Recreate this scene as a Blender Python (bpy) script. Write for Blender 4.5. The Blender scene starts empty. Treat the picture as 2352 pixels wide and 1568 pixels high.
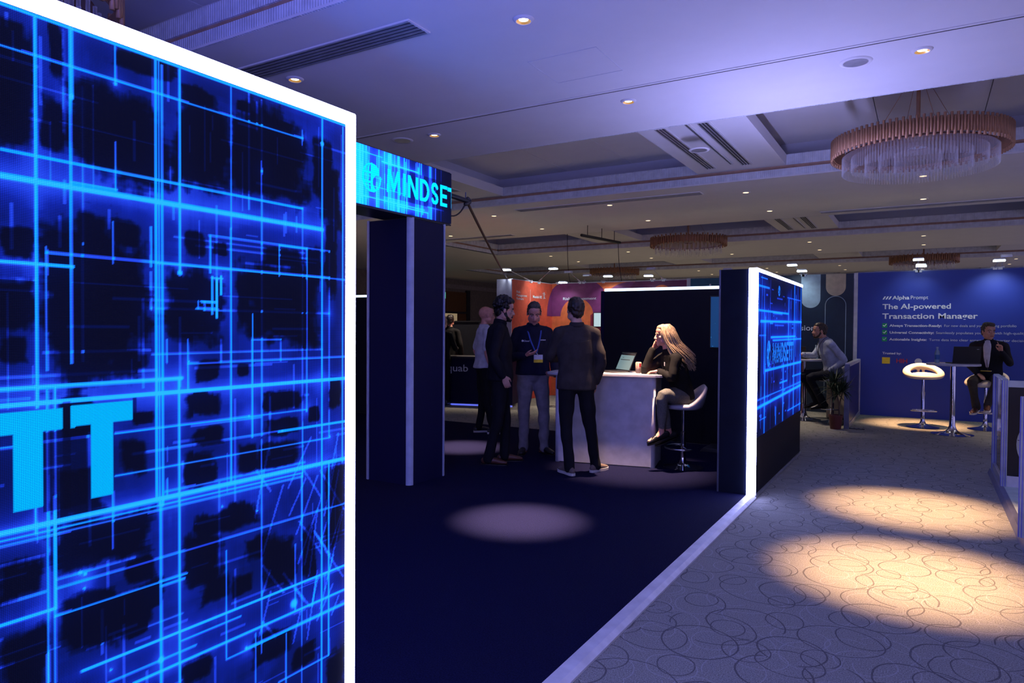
import bpy, bmesh, math, random
import numpy as np
from mathutils import Vector, Matrix, Euler
random.seed(7); rng = np.random.RandomState(7)
D = bpy.data; S = bpy.context.scene; COL = S.collection
PI = math.pi
# ------------------------------------------------------------------ camera
cam = D.objects.new('camera', D.cameras.new('camera')); COL.objects.link(cam); S.camera = cam
cam.data.sensor_width = 36; cam.data.lens = 1578.85/2352*36; cam.data.clip_start = .05; cam.data.clip_end = 200
yaw, pit, rol = .54005, -.018962, .006582
fw = Vector((-math.sin(yaw)*math.cos(pit), math.cos(yaw)*math.cos(pit), math.sin(pit)))
r0 = Vector((math.cos(yaw), math.sin(yaw), 0)); u0 = r0.cross(fw)
rr = r0*math.cos(rol)+u0*math.sin(rol); uu = -r0*math.sin(rol)+u0*math.cos(rol)
cam.matrix_world = Matrix(((rr.x, uu.x, -fw.x, 0), (rr.y, uu.y, -fw.y, 0), (rr.z, uu.z, -fw.z, 1.5), (0, 0, 0, 1)))
# ------------------------------------------------------------------ world, exposure
w = D.worlds.new('world'); S.world = w; w.use_nodes = True
w.node_tree.nodes['Background'].inputs[0].default_value = (.34, .31, .66, 1)
w.node_tree.nodes['Background'].inputs[1].default_value = 1.1
S.view_settings.view_transform = 'Standard'; S.view_settings.look = 'None'
S.view_settings.exposure = 0; S.view_settings.gamma = 1; S.view_settings.use_curve_mapping = False
S.cycles.max_bounces = 6; S.cycles.diffuse_bounces = 4; S.cycles.transparent_max_bounces = 24; S.cycles.sample_clamp_indirect = 4
# light levels
L_STRIP = 32.0      # white light frames of the LED walls
L_SCREEN = 1.0      # LED screens
L_FILL = 1.0       # added fill lamps above the LED walls, aimed at the ceiling
L_DOWN = 1.0        # ceiling downlights
L_ARM = 1.0         # arm lights on the stands
FAR_WHITE = (.62, .68, 1)

# ------------------------------------------------------------------ materials
def M(name, col, rough=.6, metal=0, emit=None, es=1, bump=None, mix=None, spec=.5):
    m = D.materials.new(name); m.use_nodes = True; nt = m.node_tree; b = nt.nodes['Principled BSDF']
    b.inputs['Base Color'].default_value = (*col, 1); b.inputs['Roughness'].default_value = rough
    b.inputs['Metallic'].default_value = metal; b.inputs['Specular IOR Level'].default_value = spec
    if emit: b.inputs['Emission Color'].default_value = (*emit, 1); b.inputs['Emission Strength'].default_value = es
    tc = nt.nodes.new('ShaderNodeTexCoord')
    c2, sc = mix if mix else (tuple(x*.8 for x in col), 9)
    n = nt.nodes.new('ShaderNodeTexNoise'); n.inputs['Scale'].default_value = sc; n.inputs['Detail'].default_value = 4
    nt.links.new(tc.outputs['Object'], n.inputs['Vector'])
    r = nt.nodes.new('ShaderNodeValToRGB'); r.color_ramp.elements[0].position = .35; r.color_ramp.elements[1].position = .65
    r.color_ramp.elements[0].color = (*c2, 1); r.color_ramp.elements[1].color = (*col, 1)
    nt.links.new(n.outputs['Fac'], r.inputs['Fac']); nt.links.new(r.outputs['Color'], b.inputs['Base Color'])
    if bump:
        n2 = nt.nodes.new('ShaderNodeTexNoise'); n2.inputs['Scale'].default_value = bump[0]; n2.inputs['Detail'].default_value = 3
        nt.links.new(tc.outputs['Object'], n2.inputs['Vector'])
        bp = nt.nodes.new('ShaderNodeBump'); bp.inputs['Strength'].default_value = bump[1]; bp.inputs['Distance'].default_value = .01
        nt.links.new(n2.outputs['Fac'], bp.inputs['Height']); nt.links.new(bp.outputs['Normal'], b.inputs['Normal'])
    return m
def emis(name, col, s):
    return M(name, (.8, .8, .8), .4, emit=col, es=s)
def ribbed(name, col, scale, axis='X', strength=.5):
    m = M(name, col, .7); nt = m.node_tree; b = nt.nodes['Principled BSDF']
    tc = nt.nodes.new('ShaderNodeTexCoord'); wv = nt.nodes.new('ShaderNodeTexWave'); wv.bands_direction = axis
    wv.inputs['Scale'].default_value = scale; nt.links.new(tc.outputs['Object'], wv.inputs['Vector'])
    bp = nt.nodes.new('ShaderNodeBump'); bp.inputs['Strength'].default_value = strength; bp.inputs['Distance'].default_value = .02
    nt.links.new(wv.outputs['Fac'], bp.inputs['Height']); nt.links.new(bp.outputs['Normal'], b.inputs['Normal'])
    return m

def node(nt, t, **k):
    n = nt.nodes.new('ShaderNode'+t)
    for a, v in k.items(): setattr(n, a, v)
    return n
def math_(nt, op, a, b=None):
    n = node(nt, 'Math', operation=op)
    for i, v in enumerate((a, b)):
        if v is None: continue
        if isinstance(v, (int, float)): n.inputs[i].default_value = v
        else: nt.links.new(v, n.inputs[i])
    return n.outputs[0]
def hotel_carpet():
    m = M('hotel_carpet', (.36, .36, .31), .95, mix=((.16, .16, .14), 170), bump=(260, .6), spec=.1)
    nt = m.node_tree; b = nt.nodes['Principled BSDF']; tc = node(nt, 'TexCoord')
    base = b.inputs['Base Color'].links[0].from_socket
    big = node(nt, 'TexNoise'); big.inputs['Scale'].default_value = 3.2; nt.links.new(tc.outputs['Object'], big.inputs['Vector'])
    warp = node(nt, 'VectorMath', operation='SCALE'); warp.inputs['Scale'].default_value = .05
    nt.links.new(big.outputs['Color'], warp.inputs[0])
    def ring(sc, off, wid, rlo, rhi, stretch):
        mp = node(nt, 'Mapping'); mp.inputs['Location'].default_value = off; mp.inputs['Scale'].default_value = (1, stretch, 0)
        mp.inputs['Rotation'].default_value = (0, 0, off[0])
        ad = node(nt, 'VectorMath', operation='ADD'); nt.links.new(tc.outputs['Object'], ad.inputs[0]); nt.links.new(warp.outputs[0], ad.inputs[1])
        nt.links.new(ad.outputs[0], mp.inputs['Vector'])
        v = node(nt, 'TexVoronoi', voronoi_dimensions='2D'); v.inputs['Scale'].default_value = sc; v.inputs['Randomness'].default_value = .75
        nt.links.new(mp.outputs[0], v.inputs['Vector'])
        sep = node(nt, 'SeparateColor'); nt.links.new(v.outputs['Color'], sep.inputs[0])
        rad = math_(nt, 'ADD', math_(nt, 'MULTIPLY', sep.outputs[0], rhi-rlo), rlo)
        dd = math_(nt, 'ABSOLUTE', math_(nt, 'SUBTRACT', v.outputs['Distance'], rad))
        return math_(nt, 'LESS_THAN', dd, wid*sc*.8)
    def many(lst):
        o = None
        for a in lst:
            r = ring(*a); o = r if o is None else math_(nt, 'MAXIMUM', o, r)
        return o
    light = many([(2.7, (5.1, 2.2, 0), .0035, .3, .5, 1.1), (3.3, (9.3, 4.7, 0), .003, .25, .45, .9)])
    dark = many([(2.25, (.3, .9, 0), .0055, .26, .44, 1), (2.0, (2.7, 7.7, 0), .0045, .3, .48, 1.15), (3.1, (4.1, 1.3, 0), .004, .22, .38, .9)])
    m1 = node(nt, 'Mix', data_type='RGBA'); nt.links.new(math_(nt, 'MULTIPLY', light, .45), m1.inputs[0]); nt.links.new(base, m1.inputs[6]); m1.inputs[7].default_value = (.42, .41, .4, 1)
    m2 = node(nt, 'Mix', data_type='RGBA'); nt.links.new(math_(nt, 'MULTIPLY', dark, .62), m2.inputs[0]); nt.links.new(m1.outputs[2], m2.inputs[6]); m2.inputs[7].default_value = (.045, .04, .05, 1)
    nt.links.new(m2.outputs[2], b.inputs['Base Color'])
    return m
def led_mat(name, pitch, lows=(.55, .25)):
    m = D.materials.new(name); m.use_nodes = True; nt = m.node_tree; b = nt.nodes['Principled BSDF']
    b.inputs['Base Color'].default_value = (.002, .002, .003, 1); b.inputs['Roughness'].default_value = .6; b.inputs['Specular IOR Level'].default_value = .1
    at = node(nt, 'Attribute', attribute_name='led'); tc = node(nt, 'TexCoord'); sp = node(nt, 'SeparateXYZ')
    nt.links.new(tc.outputs['Object'], sp.inputs[0])
    f = None
    for ax, lo in ((1, lows[0]), (2, lows[1])):
        s = math_(nt, 'SINE', math_(nt, 'MULTIPLY', sp.outputs[ax], 2*PI/pitch))
        g = math_(nt, 'ADD', math_(nt, 'MULTIPLY', s, (1-lo)/2), (1+lo)/2)
        f = g if f is None else math_(nt, 'MULTIPLY', f, g)
    sc = node(nt, 'VectorMath', operation='SCALE'); nt.links.new(at.outputs['Color'], sc.inputs[0]); nt.links.new(math_(nt, 'MULTIPLY', f, 1.5), sc.inputs['Scale'])
    nt.links.new(sc.outputs[0], b.inputs['Emission Color']); b.inputs['Emission Strength'].default_value = L_SCREEN
    return m

MT = dict(
 soffit=M('ceiling_paint', (.72, .70, .72), .8, mix=((.70, .68, .70), 3)), recess=M('recess_paint', (.60, .60, .66), .85, mix=((.58, .58, .64), 3)), rib=ribbed('ribbed_fascia', (.70, .72, .78), 11, strength=.3),
 gold_strip=M('gold_strip', (.48, .29, .20), .45, .1), vent=M('vent_metal', (.5, .5, .55), .35, .6), vent_dark=M('vent_slot', (.01, .01, .015), .6),
 carpet=hotel_carpet(), navy=M('navy_carpet', (.0095, .0105, .046), .95, mix=((.0035, .0045, .020), 140), bump=(240, .8), spec=.05),
 alu=M('aluminium', (.62, .62, .66), .32, .85), alu_white=M('white_profile', (.62, .62, .68), .4), dark_panel=M('dark_panel', (.006, .007, .014), .6, spec=.2),
 navy_panel=M('navy_panel', (.0015, .002, .030), .6, mix=((.0015, .002, .028), 2), spec=.2), black=M('black_plastic', (.008, .008, .01), .4), graph=M('graphite', (.03, .03, .035), .45),
 strip=emis('white_light_strip', (.40, .42, 1), L_STRIP), strip_far=emis('thin_light_strip', (.55, .75, 1), 3.0),
 gold=M('brushed_gold', (.42, .21, .11), .48, .3), chrome=M('chrome', (.8, .8, .84), .08, 1), white=M('white_laminate', (.55, .55, .6), .45),
 cream=M('cream_leather', (.85, .74, .55), .45), grey_seat=M('grey_seat', (.42, .42, .5), .4), wall=M('beige_wall', (.22, .17, .14), .8), wood=M('brown_wood', (.16, .065, .02), .5),
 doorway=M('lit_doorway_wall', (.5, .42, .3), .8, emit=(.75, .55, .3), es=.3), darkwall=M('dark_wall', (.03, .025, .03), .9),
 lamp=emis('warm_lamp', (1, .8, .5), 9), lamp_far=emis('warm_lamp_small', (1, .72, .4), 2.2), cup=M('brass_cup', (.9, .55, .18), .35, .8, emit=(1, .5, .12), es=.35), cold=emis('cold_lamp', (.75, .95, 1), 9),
 offwhite_txt=M('pale_print', (.62, .66, .72), .6), txt=M('white_print', (.8, .82, .86), .6), green=M('green_print', (.0, .32, .10), .6), exitg=emis('exit_green', (.1, 1, .6), 1.2),
 alpha=M('blue_print', (.012, .035, .30), .55, mix=((.011, .032, .28), 1.2)), equi=M('teal_navy_print', (.004, .018, .045), .5), teal=M('deep_teal_print', (.012, .10, .17), .5),
 pale_blue=M('pale_blue_print', (.30, .40, .50), .6), pale_gold=M('pale_gold_print', (.50, .42, .30), .6),
 orange=M('orange_print', (.75, .10, .045), .6), purple=M('purple_print', (.20, .03, .14), .6), magenta=M('crimson_print', (.40, .03, .07), .6), tang=M('tangerine_print', (.80, .17, .05), .6),
 yellow=M('yellow_print', (.85, .6, .02), .6), red=M('red_print', (.55, .03, .05), .6),
)
# ------------------------------------------------------------------ object helpers
def tag(o, label=None, cat=None, group=None, kind=None):
    if label: o['label'] = label
    if cat: o['category'] = cat
    if group: o['group'] = group
    if kind: o['kind'] = kind
    return o
def thing(name, label, cat, loc=(0, 0, 0), rz=0, group=None):
    o = D.objects.new(name, None); COL.objects.link(o); o.location = loc; o.rotation_euler = (0, 0, rz); o.empty_display_size = .1
    return tag(o, label, cat, group)
class G:
    def __init__(s): s.v = []; s.f = []; s.m = []; s.mi = 0
    def add(s, v, f):
        n = len(s.v); s.v += [tuple(a) for a in v]; s.f += [tuple(i+n for i in q) for q in f]; s.m += [s.mi]*len(f)
    def box(s, a, b, R=None, o=(0, 0, 0)):
        x0, y0, z0 = a; x1, y1, z1 = b
        v = [Vector(p) for p in ((x0, y0, z0), (x1, y0, z0), (x1, y1, z0), (x0, y1, z0), (x0, y0, z1), (x1, y0, z1), (x1, y1, z1), (x0, y1, z1))]
        if R: v = [R @ p + Vector(o) for p in v]
        s.add(v, [(3, 2, 1, 0), (4, 5, 6, 7), (0, 1, 5, 4), (1, 2, 6, 5), (2, 3, 7, 6), (3, 0, 4, 7)]); return s
    def limb(s, pts, rad, side=None, n=12, sub=3, cap=True, flat=1):
        P = [Vector(p) for p in pts]; R = [(r, r) if isinstance(r, (int, float)) else tuple(r) for r in rad]
        if sub > 1 and len(P) > 2:
            Q = []; RR = []
            for i in range(len(P)-1):
                p0, p1, p2, p3 = P[max(i-1, 0)], P[i], P[i+1], P[min(i+2, len(P)-1)]
                for k in range(sub):
                    t = k/sub; Q.append(.5*((2*p1)+(p2-p0)*t+(2*p0-5*p1+4*p2-p3)*t*t+(3*p1-p0-3*p2+p3)*t**3))
                    u = t*t*(3-2*t); RR.append((R[i][0]*(1-u)+R[i+1][0]*u, R[i][1]*(1-u)+R[i+1][1]*u))
            Q.append(P[-1]); RR.append(R[-1]); P, R = Q, RR
        T = [(P[min(i+1, len(P)-1)]-P[max(i-1, 0)]).normalized() for i in range(len(P))]
        sd = Vector(side) if side is not None else (Vector((1, 0, 0)) if abs(T[0].x) < .8 else Vector((0, 0, 1)))
        rings = []
        def ring(c, t, sd, a, b):
            x = (sd-t*sd.dot(t)); x = x.normalized() if x.length > 1e-6 else t.orthogonal().normalized(); y = t.cross(x)
            rings.append([c+x*(a*math.cos(2*PI*k/n))+y*(b*math.sin(2*PI*k/n)) for k in range(n)]); return x
        if cap:
            for q in (80, 55, 28):
                q = math.radians(q); ring(P[0]-T[0]*((flat[0] if isinstance(flat, tuple) else flat)*min(R[0])*math.sin(q)), T[0], sd, R[0][0]*math.cos(q), R[0][1]*math.cos(q))
        for p, t, r in zip(P, T, R): sd = ring(p, t, sd, *r)
        if cap:
            for q in (28, 55, 80):
                q = math.radians(q); ring(P[-1]+T[-1]*((flat[1] if isinstance(flat, tuple) else flat)*min(R[-1])*math.sin(q)), T[-1], sd, R[-1][0]*math.cos(q), R[-1][1]*math.cos(q))
        v = [p for r in rings for p in r]; f = []
        for i in range(len(rings)-1):
            for k in range(n): f.append((i*n+k, i*n+(k+1) % n, (i+1)*n+(k+1) % n, (i+1)*n+k))
        f.append(tuple(range(n-1, -1, -1))); f.append(tuple(range(len(v)-n, len(v)))); s.add(v, f); return s
    def ell(s, c, r, R=None, n=14):
        v = []; f = []; c = Vector(c); m = n//2+1
        for i in range(m+1):
            th = PI*i/m
            for k in range(n):
                ph = 2*PI*k/n; p = Vector((r[0]*math.sin(th)*math.cos(ph), r[1]*math.sin(th)*math.sin(ph), -r[2]*math.cos(th)))
                v.append((R @ p if R else p)+c)
        for i in range(m):
            for k in range(n): f.append((i*n+k, i*n+(k+1) % n, (i+1)*n+(k+1) % n, (i+1)*n+k))
        s.add(v, f); return s
    def lathe(s, prof, n=32, c=(0, 0, 0)):
        v = [(c[0]+r*math.cos(2*PI*k/n), c[1]+r*math.sin(2*PI*k/n), c[2]+z) for r, z in prof for k in range(n)]; f = []
        for i in range(len(prof)-1):
            for k in range(n): f.append((i*n+k, i*n+(k+1) % n, (i+1)*n+(k+1) % n, (i+1)*n+k))
        s.add(v, f); return s
    def prism(s, pts, o, u, vv, t):
        # polygon pts in the (u,v) plane through o, thickness t along u x v
        o, u, vv = Vector(o), Vector(u), Vector(vv); nrm = u.cross(vv)*t; k = len(pts)
        a = [o+u*p[0]+vv*p[1] for p in pts]; b = [p+nrm for p in a]
        s.add(a+b, [tuple(range(k-1, -1, -1)), tuple(range(k, 2*k))]+[(i, (i+1) % k, (i+1) % k+k, i+k) for i in range(k)]); return s
    def mesh(s, name):
        me = D.meshes.new(name); me.from_pydata(s.v, [], s.f); me.update()
        if any(s.m): me.polygons.foreach_set('material_index', s.m)
        return me
    def build(s, name, mats, parent=None, smooth=False, bevel=0):
        me = s.mesh(name); o = D.objects.new(name, me); COL.objects.link(o)
        for m in (mats if isinstance(mats, (list, tuple)) else [mats]): me.materials.append(m)
        bm = bmesh.new(); bm.from_mesh(me); bmesh.ops.remove_doubles(bm, verts=bm.verts, dist=1e-6); bmesh.ops.recalc_face_normals(bm, faces=bm.faces); bm.to_mesh(me); bm.free()
        if smooth: me.shade_smooth() if smooth is True else me.set_sharp_from_angle(angle=smooth)
        if smooth and smooth is not True:
            me.polygons.foreach_set('use_smooth', [True]*len(me.polygons))
        if bevel:
            md = o.modifiers.new('b', 'BEVEL'); md.width = bevel; md.segments = 2; md.limit_method = 'ANGLE'
        if parent: o.parent = parent
        return o
def box(name, a, b, mat, parent=None, bevel=0): return G().box(a, b).build(name, mat, parent, bevel=bevel)
def struct(o): o['kind'] = 'structure'; return o
def mesh_arr(name, V, F, mat, parent=None, smooth=True):
    me = D.meshes.new(name); me.from_pydata(V, [], F); o = D.objects.new(name, me); COL.objects.link(o); me.materials.append(mat)
    if smooth: me.shade_smooth()
    if parent: o.parent = parent
    return o
def fuse(g, name, mat, parent, voxel, smooth=3, wr=0, wk=26, seed=0):
    """one continuous skin around overlapping closed shapes"""
    me = g.mesh('t'); o = D.objects.new('t', me); COL.objects.link(o)
    md = o.modifiers.new('r', 'REMESH'); md.mode = 'VOXEL'; md.voxel_size = voxel; md.adaptivity = 0
    if smooth: sm = o.modifiers.new('s', 'SMOOTH'); sm.factor = .5; sm.iterations = smooth
    dg = bpy.context.evaluated_depsgraph_get(); m2 = D.meshes.new_from_object(o.evaluated_get(dg)); D.objects.remove(o); D.meshes.remove(me)
    m2.name = name; m2.materials.clear()
    for m in (mat if isinstance(mat, (list, tuple)) else [mat]): m2.materials.append(m)
    n = len(m2.vertices); co = np.empty(n*3, np.float32); m2.vertices.foreach_get('co', co); co = co.reshape(-1, 3)
    if wr:
        nn = np.empty(n*3, np.float32); m2.vertices.foreach_get('normal', nn); nn = nn.reshape(-1, 3); r2 = np.random.RandomState(seed+3); d = np.zeros(n)
        for k in range(7):
            kv = r2.randn(3); kv[2] *= 1.5; kv = kv/np.linalg.norm(kv)*wk*(.6+r2.rand()*1.2); k2 = r2.randn(3)*5
            d += np.sin(co@kv+r2.rand()*6+1.6*np.sin(co@k2))*(.5+.5*np.sin(co@(r2.randn(3)*7)+r2.rand()*6))
        co = co+nn*(d[:, None]*wr/2.2); m2.vertices.foreach_set('co', co.astype(np.float32).ravel())
    m2.shade_smooth(); m2.update()
    o = D.objects.new(name, m2); COL.objects.link(o)
    if parent: o.parent = parent
    return o
def text(s, size, mat, parent, loc, rot=(PI/2, 0, 0), bold=0, xs=1, ext=.0015, spacing=1, name='lettering'):
    cu = D.curves.new('t', 'FONT'); cu.body = s; cu.size = size; cu.extrude = ext; cu.offset = bold*size; cu.space_character = spacing; cu.resolution_u = 3
    o = D.objects.new('t', cu); COL.objects.link(o); dg = bpy.context.evaluated_depsgraph_get()
    me = D.meshes.new_from_object(o.evaluated_get(dg)); D.objects.remove(o); D.curves.remove(cu)
    me.materials.clear(); me.materials.append(mat); me.name = name
    q = D.objects.new(name, me); COL.objects.link(q); q.location = loc; q.rotation_euler = rot; q.scale = (xs, 1, 1)
    if parent: q.parent = parent
    return q
def text_fit(s, x0, z0, x1, zcap, y, mat, parent, bold=0, name='lettering', face='-Y', spacing=1):
    """text whose left end, baseline, right end and capital height are given"""
    cap = .727; size = (zcap-z0)/cap
    if face == '-Y': o = text(s, size, mat, parent, (x0, y, z0), (PI/2, 0, 0), bold, 1, spacing=spacing, name=name)
    else: o = text(s, size, mat, parent, (y, x0, z0), (PI/2, 0, PI/2), bold, 1, spacing=spacing, name=name)
    wd = max(v.co.x for v in o.data.vertices)-min(v.co.x for v in o.data.vertices)
    o.scale = ((x1-x0)/wd, 1, 1); return o
def light(kind, name, loc, target, energy, col, parent=None, **k):
    l = D.lights.new(name, kind); l.energy = energy; l.color = col
    for a, v in k.items(): setattr(l, a, v)
    o = D.objects.new(name, l); COL.objects.link(o); o.location = loc
    o.rotation_euler = (Vector(target)-Vector(loc)).to_track_quat('-Z', 'Y').to_euler()
    if parent:
        o.parent = parent; o.matrix_parent_inverse = Matrix.Translation(-Vector(parent.location))
    return o

# ------------------------------------------------------------------ the room
ZC = 3.85; Z1 = 4.03; Z2 = 4.42
XL, XR, YF, YB = -19.5, 7.5, 34.5, -5.5
struct(box('floor', (XL, YB, -.2), (XR, YF, 0), MT['carpet']))
struct(box('wall_left', (XL-.2, YB, 0), (XL, YF, 5), MT['wall']))
struct(box('wall_back', (XL, YF, 0), (XR, YF+.2, 5), MT['darkwall']))
PER = 7.55
trench = [(.27+PER*k, 3.65+PER*k) for k in range(-1, 5)]
def xend(k): return -11.8 if k < 3 else -16.0
cg = G(); rb = G(); gs = G(); rec = G()
ys = YB
for i, (a, b) in enumerate(trench):
    k = i-1
    if b > YF: break
    cg.box((XL, ys, ZC), (XR, a, ZC+.02)); ys = b
    xl = xend(k)
    cg.box((XL, a, ZC), (xl, b, ZC+.02))
    # beams at the upper level, one every 5.1 m; the deeper coffers between them
    xb = [-2.525+5.1*j for j in range(-3, 3)]
    lo = xl
    for c in xb:
        if c+.675 <= xl: continue
        cg.box((max(c-.675, xl), a-.1, Z1), (c+.675, b+.1, Z1+.16))
    # ribbed fascias: lower one, gold strip set back, upper one
    for (yy, s) in ((a, -1), (b, 1)):
        y0, y1 = (yy-.02, yy-.001) if s < 0 else (yy+.001, yy+.02)
        rb.box((xl, min(y0, y1), ZC-.002), (XR, max(y0, y1), ZC+.13))
        gs.box((xl, min(yy, yy+s*.06), ZC+.125), (XR, max(yy, yy+s*.06), ZC+.13)); gs.box((xl, yy+.04 if s > 0 else yy-.06, ZC+.13), (XR, yy+.06 if s > 0 else yy-.04, Z1+.0))
    rb.box((xl-.02, a-.1, Z1), (xl, b+.1, Z1+.16)); rb.box((xl-.06, a, ZC-.002), (xl, b, ZC+.13)); gs.box((xl-.13, a, ZC+.13), (xl-.02, b, Z1))
    edges = [xl]+[e for c in xb for e in (c-.675, c+.675) if e > xl]+[XR]
    if (len(edges) % 2): edges = edges[1:]
    for j in range(0, len(edges)-1, 2):
        x0, x1 = edges[j], edges[j+1]
        if x1-x0 < .3: continue
        # coffer: walls up to Z1+.16, then a cove set back, then the lid
        rb.box((x0, b+.02, Z1), (x1, b+.1, Z1+.16)); rb.box((x0, a-.1, Z1), (x1, a-.02, Z1+.16))
        rec.box((x0-.3, b+.32, Z1+.1), (x1+.3, b+.36, Z2)); rec.box((x0-.3, a-.36, Z1+.1), (x1+.3, a-.32, Z2))
        rec.box((x0-.3, a-.36, Z1+.15), (x0-.26, b+.36, Z2)); rec.box((x1+.26, a-.36, Z1+.15), (x1+.3, b+.36, Z2))
        # lid with thin joints
        for (p, q) in ((x0-.3, x0+1.25), (x0+1.26, x1-1.26), (x1-1.25, x1+.3)):
            cg.box((p, a-.36, Z2), (q, (a+b)/2-.005, Z2+.1)); cg.box((p, (a+b)/2+.005, Z2), (q, b+.36, Z2+.1))
cg.box((XL, ys, ZC), (XR, YF, ZC+.02))
cg.box((XL, YB, 4.7), (XR, YF, 4.8))
struct(cg.build('ceiling', MT['soffit'])); struct(rb.build('trim_1', MT['rib'])); struct(gs.build('trim_2', MT['gold_strip'])); struct(rec.build('trim_3', MT['recess']))
gr = G()
for k in range(0, 1):
    y = 6.38+PER*(k)
    gr.box((XL, y-.012, ZC-.004), (XR, y+.012, ZC+.01))
struct(gr.build('trim_4', MT['vent_dark']))
# thin raised lip beside the near joint
struct(G().box((XL, 6.335, ZC-.006), (XR, 6.368, ZC+.002)).build('trim_5', MT['soffit']))
# left wall: brown door panels, lit doorway, exit sign
struct(box('trim_6', (XL, 22.5, 3.4), (XL+.08, 31, 3.6), M('wall_moulding', (.30, .24, .22), .8)))
struct(box('door_1', (XL+.003, 24.2, .0), (XL+.06, 28.0, 3.25), MT['wood'])); struct(box('trim_7', (XL+.003, 28.0, 0), (XL+.1, 28.3, 3.35), MT['darkwall']))
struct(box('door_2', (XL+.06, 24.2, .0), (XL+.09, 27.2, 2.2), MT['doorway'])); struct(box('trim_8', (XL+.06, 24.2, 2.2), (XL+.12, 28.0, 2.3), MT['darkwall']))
es = thing('exit_sign', 'small green lit exit sign peeping out from behind the blue pillar', 'sign', (-15.9, 21.25, 2.75))
box('sign_box', (-.17, -.02, -.12), (.17, .02, .12), MT['exitg'], es); text('EXIT', .13, MT['txt'], es, (-.14, -.022, -.05))
G().limb([(0, 0, .12), (0, 0, 1.09)], [.008, .008]).build('hanging_rod', MT['black'], es)

# ------------------------------------------------------------------ ceiling fittings
def vent(label, x0, x1, y0, y1, n, z=ZC, along='X'):
    t = thing('air_vent', label, 'air vent', ((x0+x1)/2, (y0+y1)/2, z)); cx, cy = t.location.x, t.location.y
    g = G().box((x0-cx, y0-cy, -.006), (x1-cx, y1-cy, .0)); g.build('backing', MT['vent_dark'], t)
    s = G()
    W = (y1-y0) if along == 'X' else (x1-x0); p = W/n
    for i in range(n+1):
        c = -W/2+p*i
        if along == 'X': s.box((x0-cx, c-p*.2, -.016), (x1-cx, c+p*.2, -.004))
        else: s.box((c-p*.2, y0-cy, -.016), (c+p*.2, y1-cy, -.004))
    o = s.build('slat', MT['vent'], t); o['kind'] = 'stuff'
    f = G(); e = .02
    for a in (((x0-e-cx, y0-e-cy, -.012), (x1+e-cx, y0-cy, 0)), ((x0-e-cx, y1-cy, -.012), (x1+e-cx, y1+e-cy, 0)), ((x0-e-cx, y0-cy, -.012), (x0-cx, y1-cy, 0)), ((x1-cx, y0-cy, -.012), (x1+e-cx, y1-cy, 0))): f.box(*a)
    f.build('frame', MT['soffit'], t); return t
vent('long louvred ceiling vent above the near LED wall, brightly blue lit', -5.5, -3.42, 4.13, 4.36, 5)
vent('long faint ceiling vent beyond the first row of coffers', -6.97, -3.33, 11.72, 11.92, 4)
vent('long dark ceiling vent before the coffer above the blue wall', -1.8, 2.2, 14.85, 15.0, 3)
vent('faint ceiling vent at the left, above the distant crimson wall', -11.0, -8.9, 14.75, 14.9, 3)
for j, (yy, nm) in enumerate(((7.82, 'first'), (15.37, 'second'))):
    for x, d in ((-2.9, 'left'), (-2.36, 'right')):
        vent('slotted vent pair on the %s ceiling crossbeam, %s one' % (nm, d), x-.06, x+.06, yy+.6, yy+3.05, 3, Z1, 'Y')
    vent('single thin slot between the vents of the %s crossbeam' % nm, -2.57, -2.545, yy+.5, yy+2.9, 1, Z1, 'Y')
vent('slotted vent on the crossbeam beside the hanging LED banner', -7.5, -7.38, 8.6, 10.4, 3, Z1, 'Y')

DX = [-10.4, -7.75, -5.15, -2.65, -.05, 2.5]
glow = {(-.05, 6.72): 3300, (-.05, 4.6): 3900, (-2.65, 4.56): 7500, (-2.65, 6.72): 3500, (-5.15, 6.72): 6000, (-5.15, 4.56): 60, (-.05, 12.2): 2800}
near_lab = {(-2.65, 4.56): 'lit ceiling downlight above the camera, top centre near the square hatch', (-.05, 6.72): 'lit ceiling downlight at upper right beside the round speaker',
 (-2.65, 6.72): 'lit ceiling downlight in the middle of the near ceiling strip beyond the joint', (-5.15, 6.72): 'lit ceiling downlight above the hanging LED banner', (-5.15, 4.56): 'lit ceiling downlight just over the top of the near LED wall'}
rows = []
for k in range(-1, 4):
    rows += [4.56+PER*k+(.05*k if k > 0 else 0), 6.72+PER*k]
proto = None
def downlight(x, y, label, group, near):
    t = thing('ceiling_downlight', label, 'ceiling light', (x, y, ZC), 0, group)
    if near:
        G().lathe([(.054, -.002), (.056, -.017), (.062, -.019), (.078, -.006), (.082, 0)], 28).build('trim_ring', MT['soffit'], t, smooth=True)
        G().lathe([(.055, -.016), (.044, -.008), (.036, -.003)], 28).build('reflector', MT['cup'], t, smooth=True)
        G().lathe([(.0, -.007), (.026, -.006), (.038, -.003)], 20).build('lamp', MT['lamp'], t, smooth=True)
    else:
        G().lathe([(.0, -.004), (.05, -.004), (.052, -.006), (.075, -.006), (.08, 0)], 14).build('trim_ring', MT['soffit'], t)
        G().lathe([(.0, -.006), (.048, -.006)], 14).build('lamp', MT['lamp_far'], t)
    return t
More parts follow.
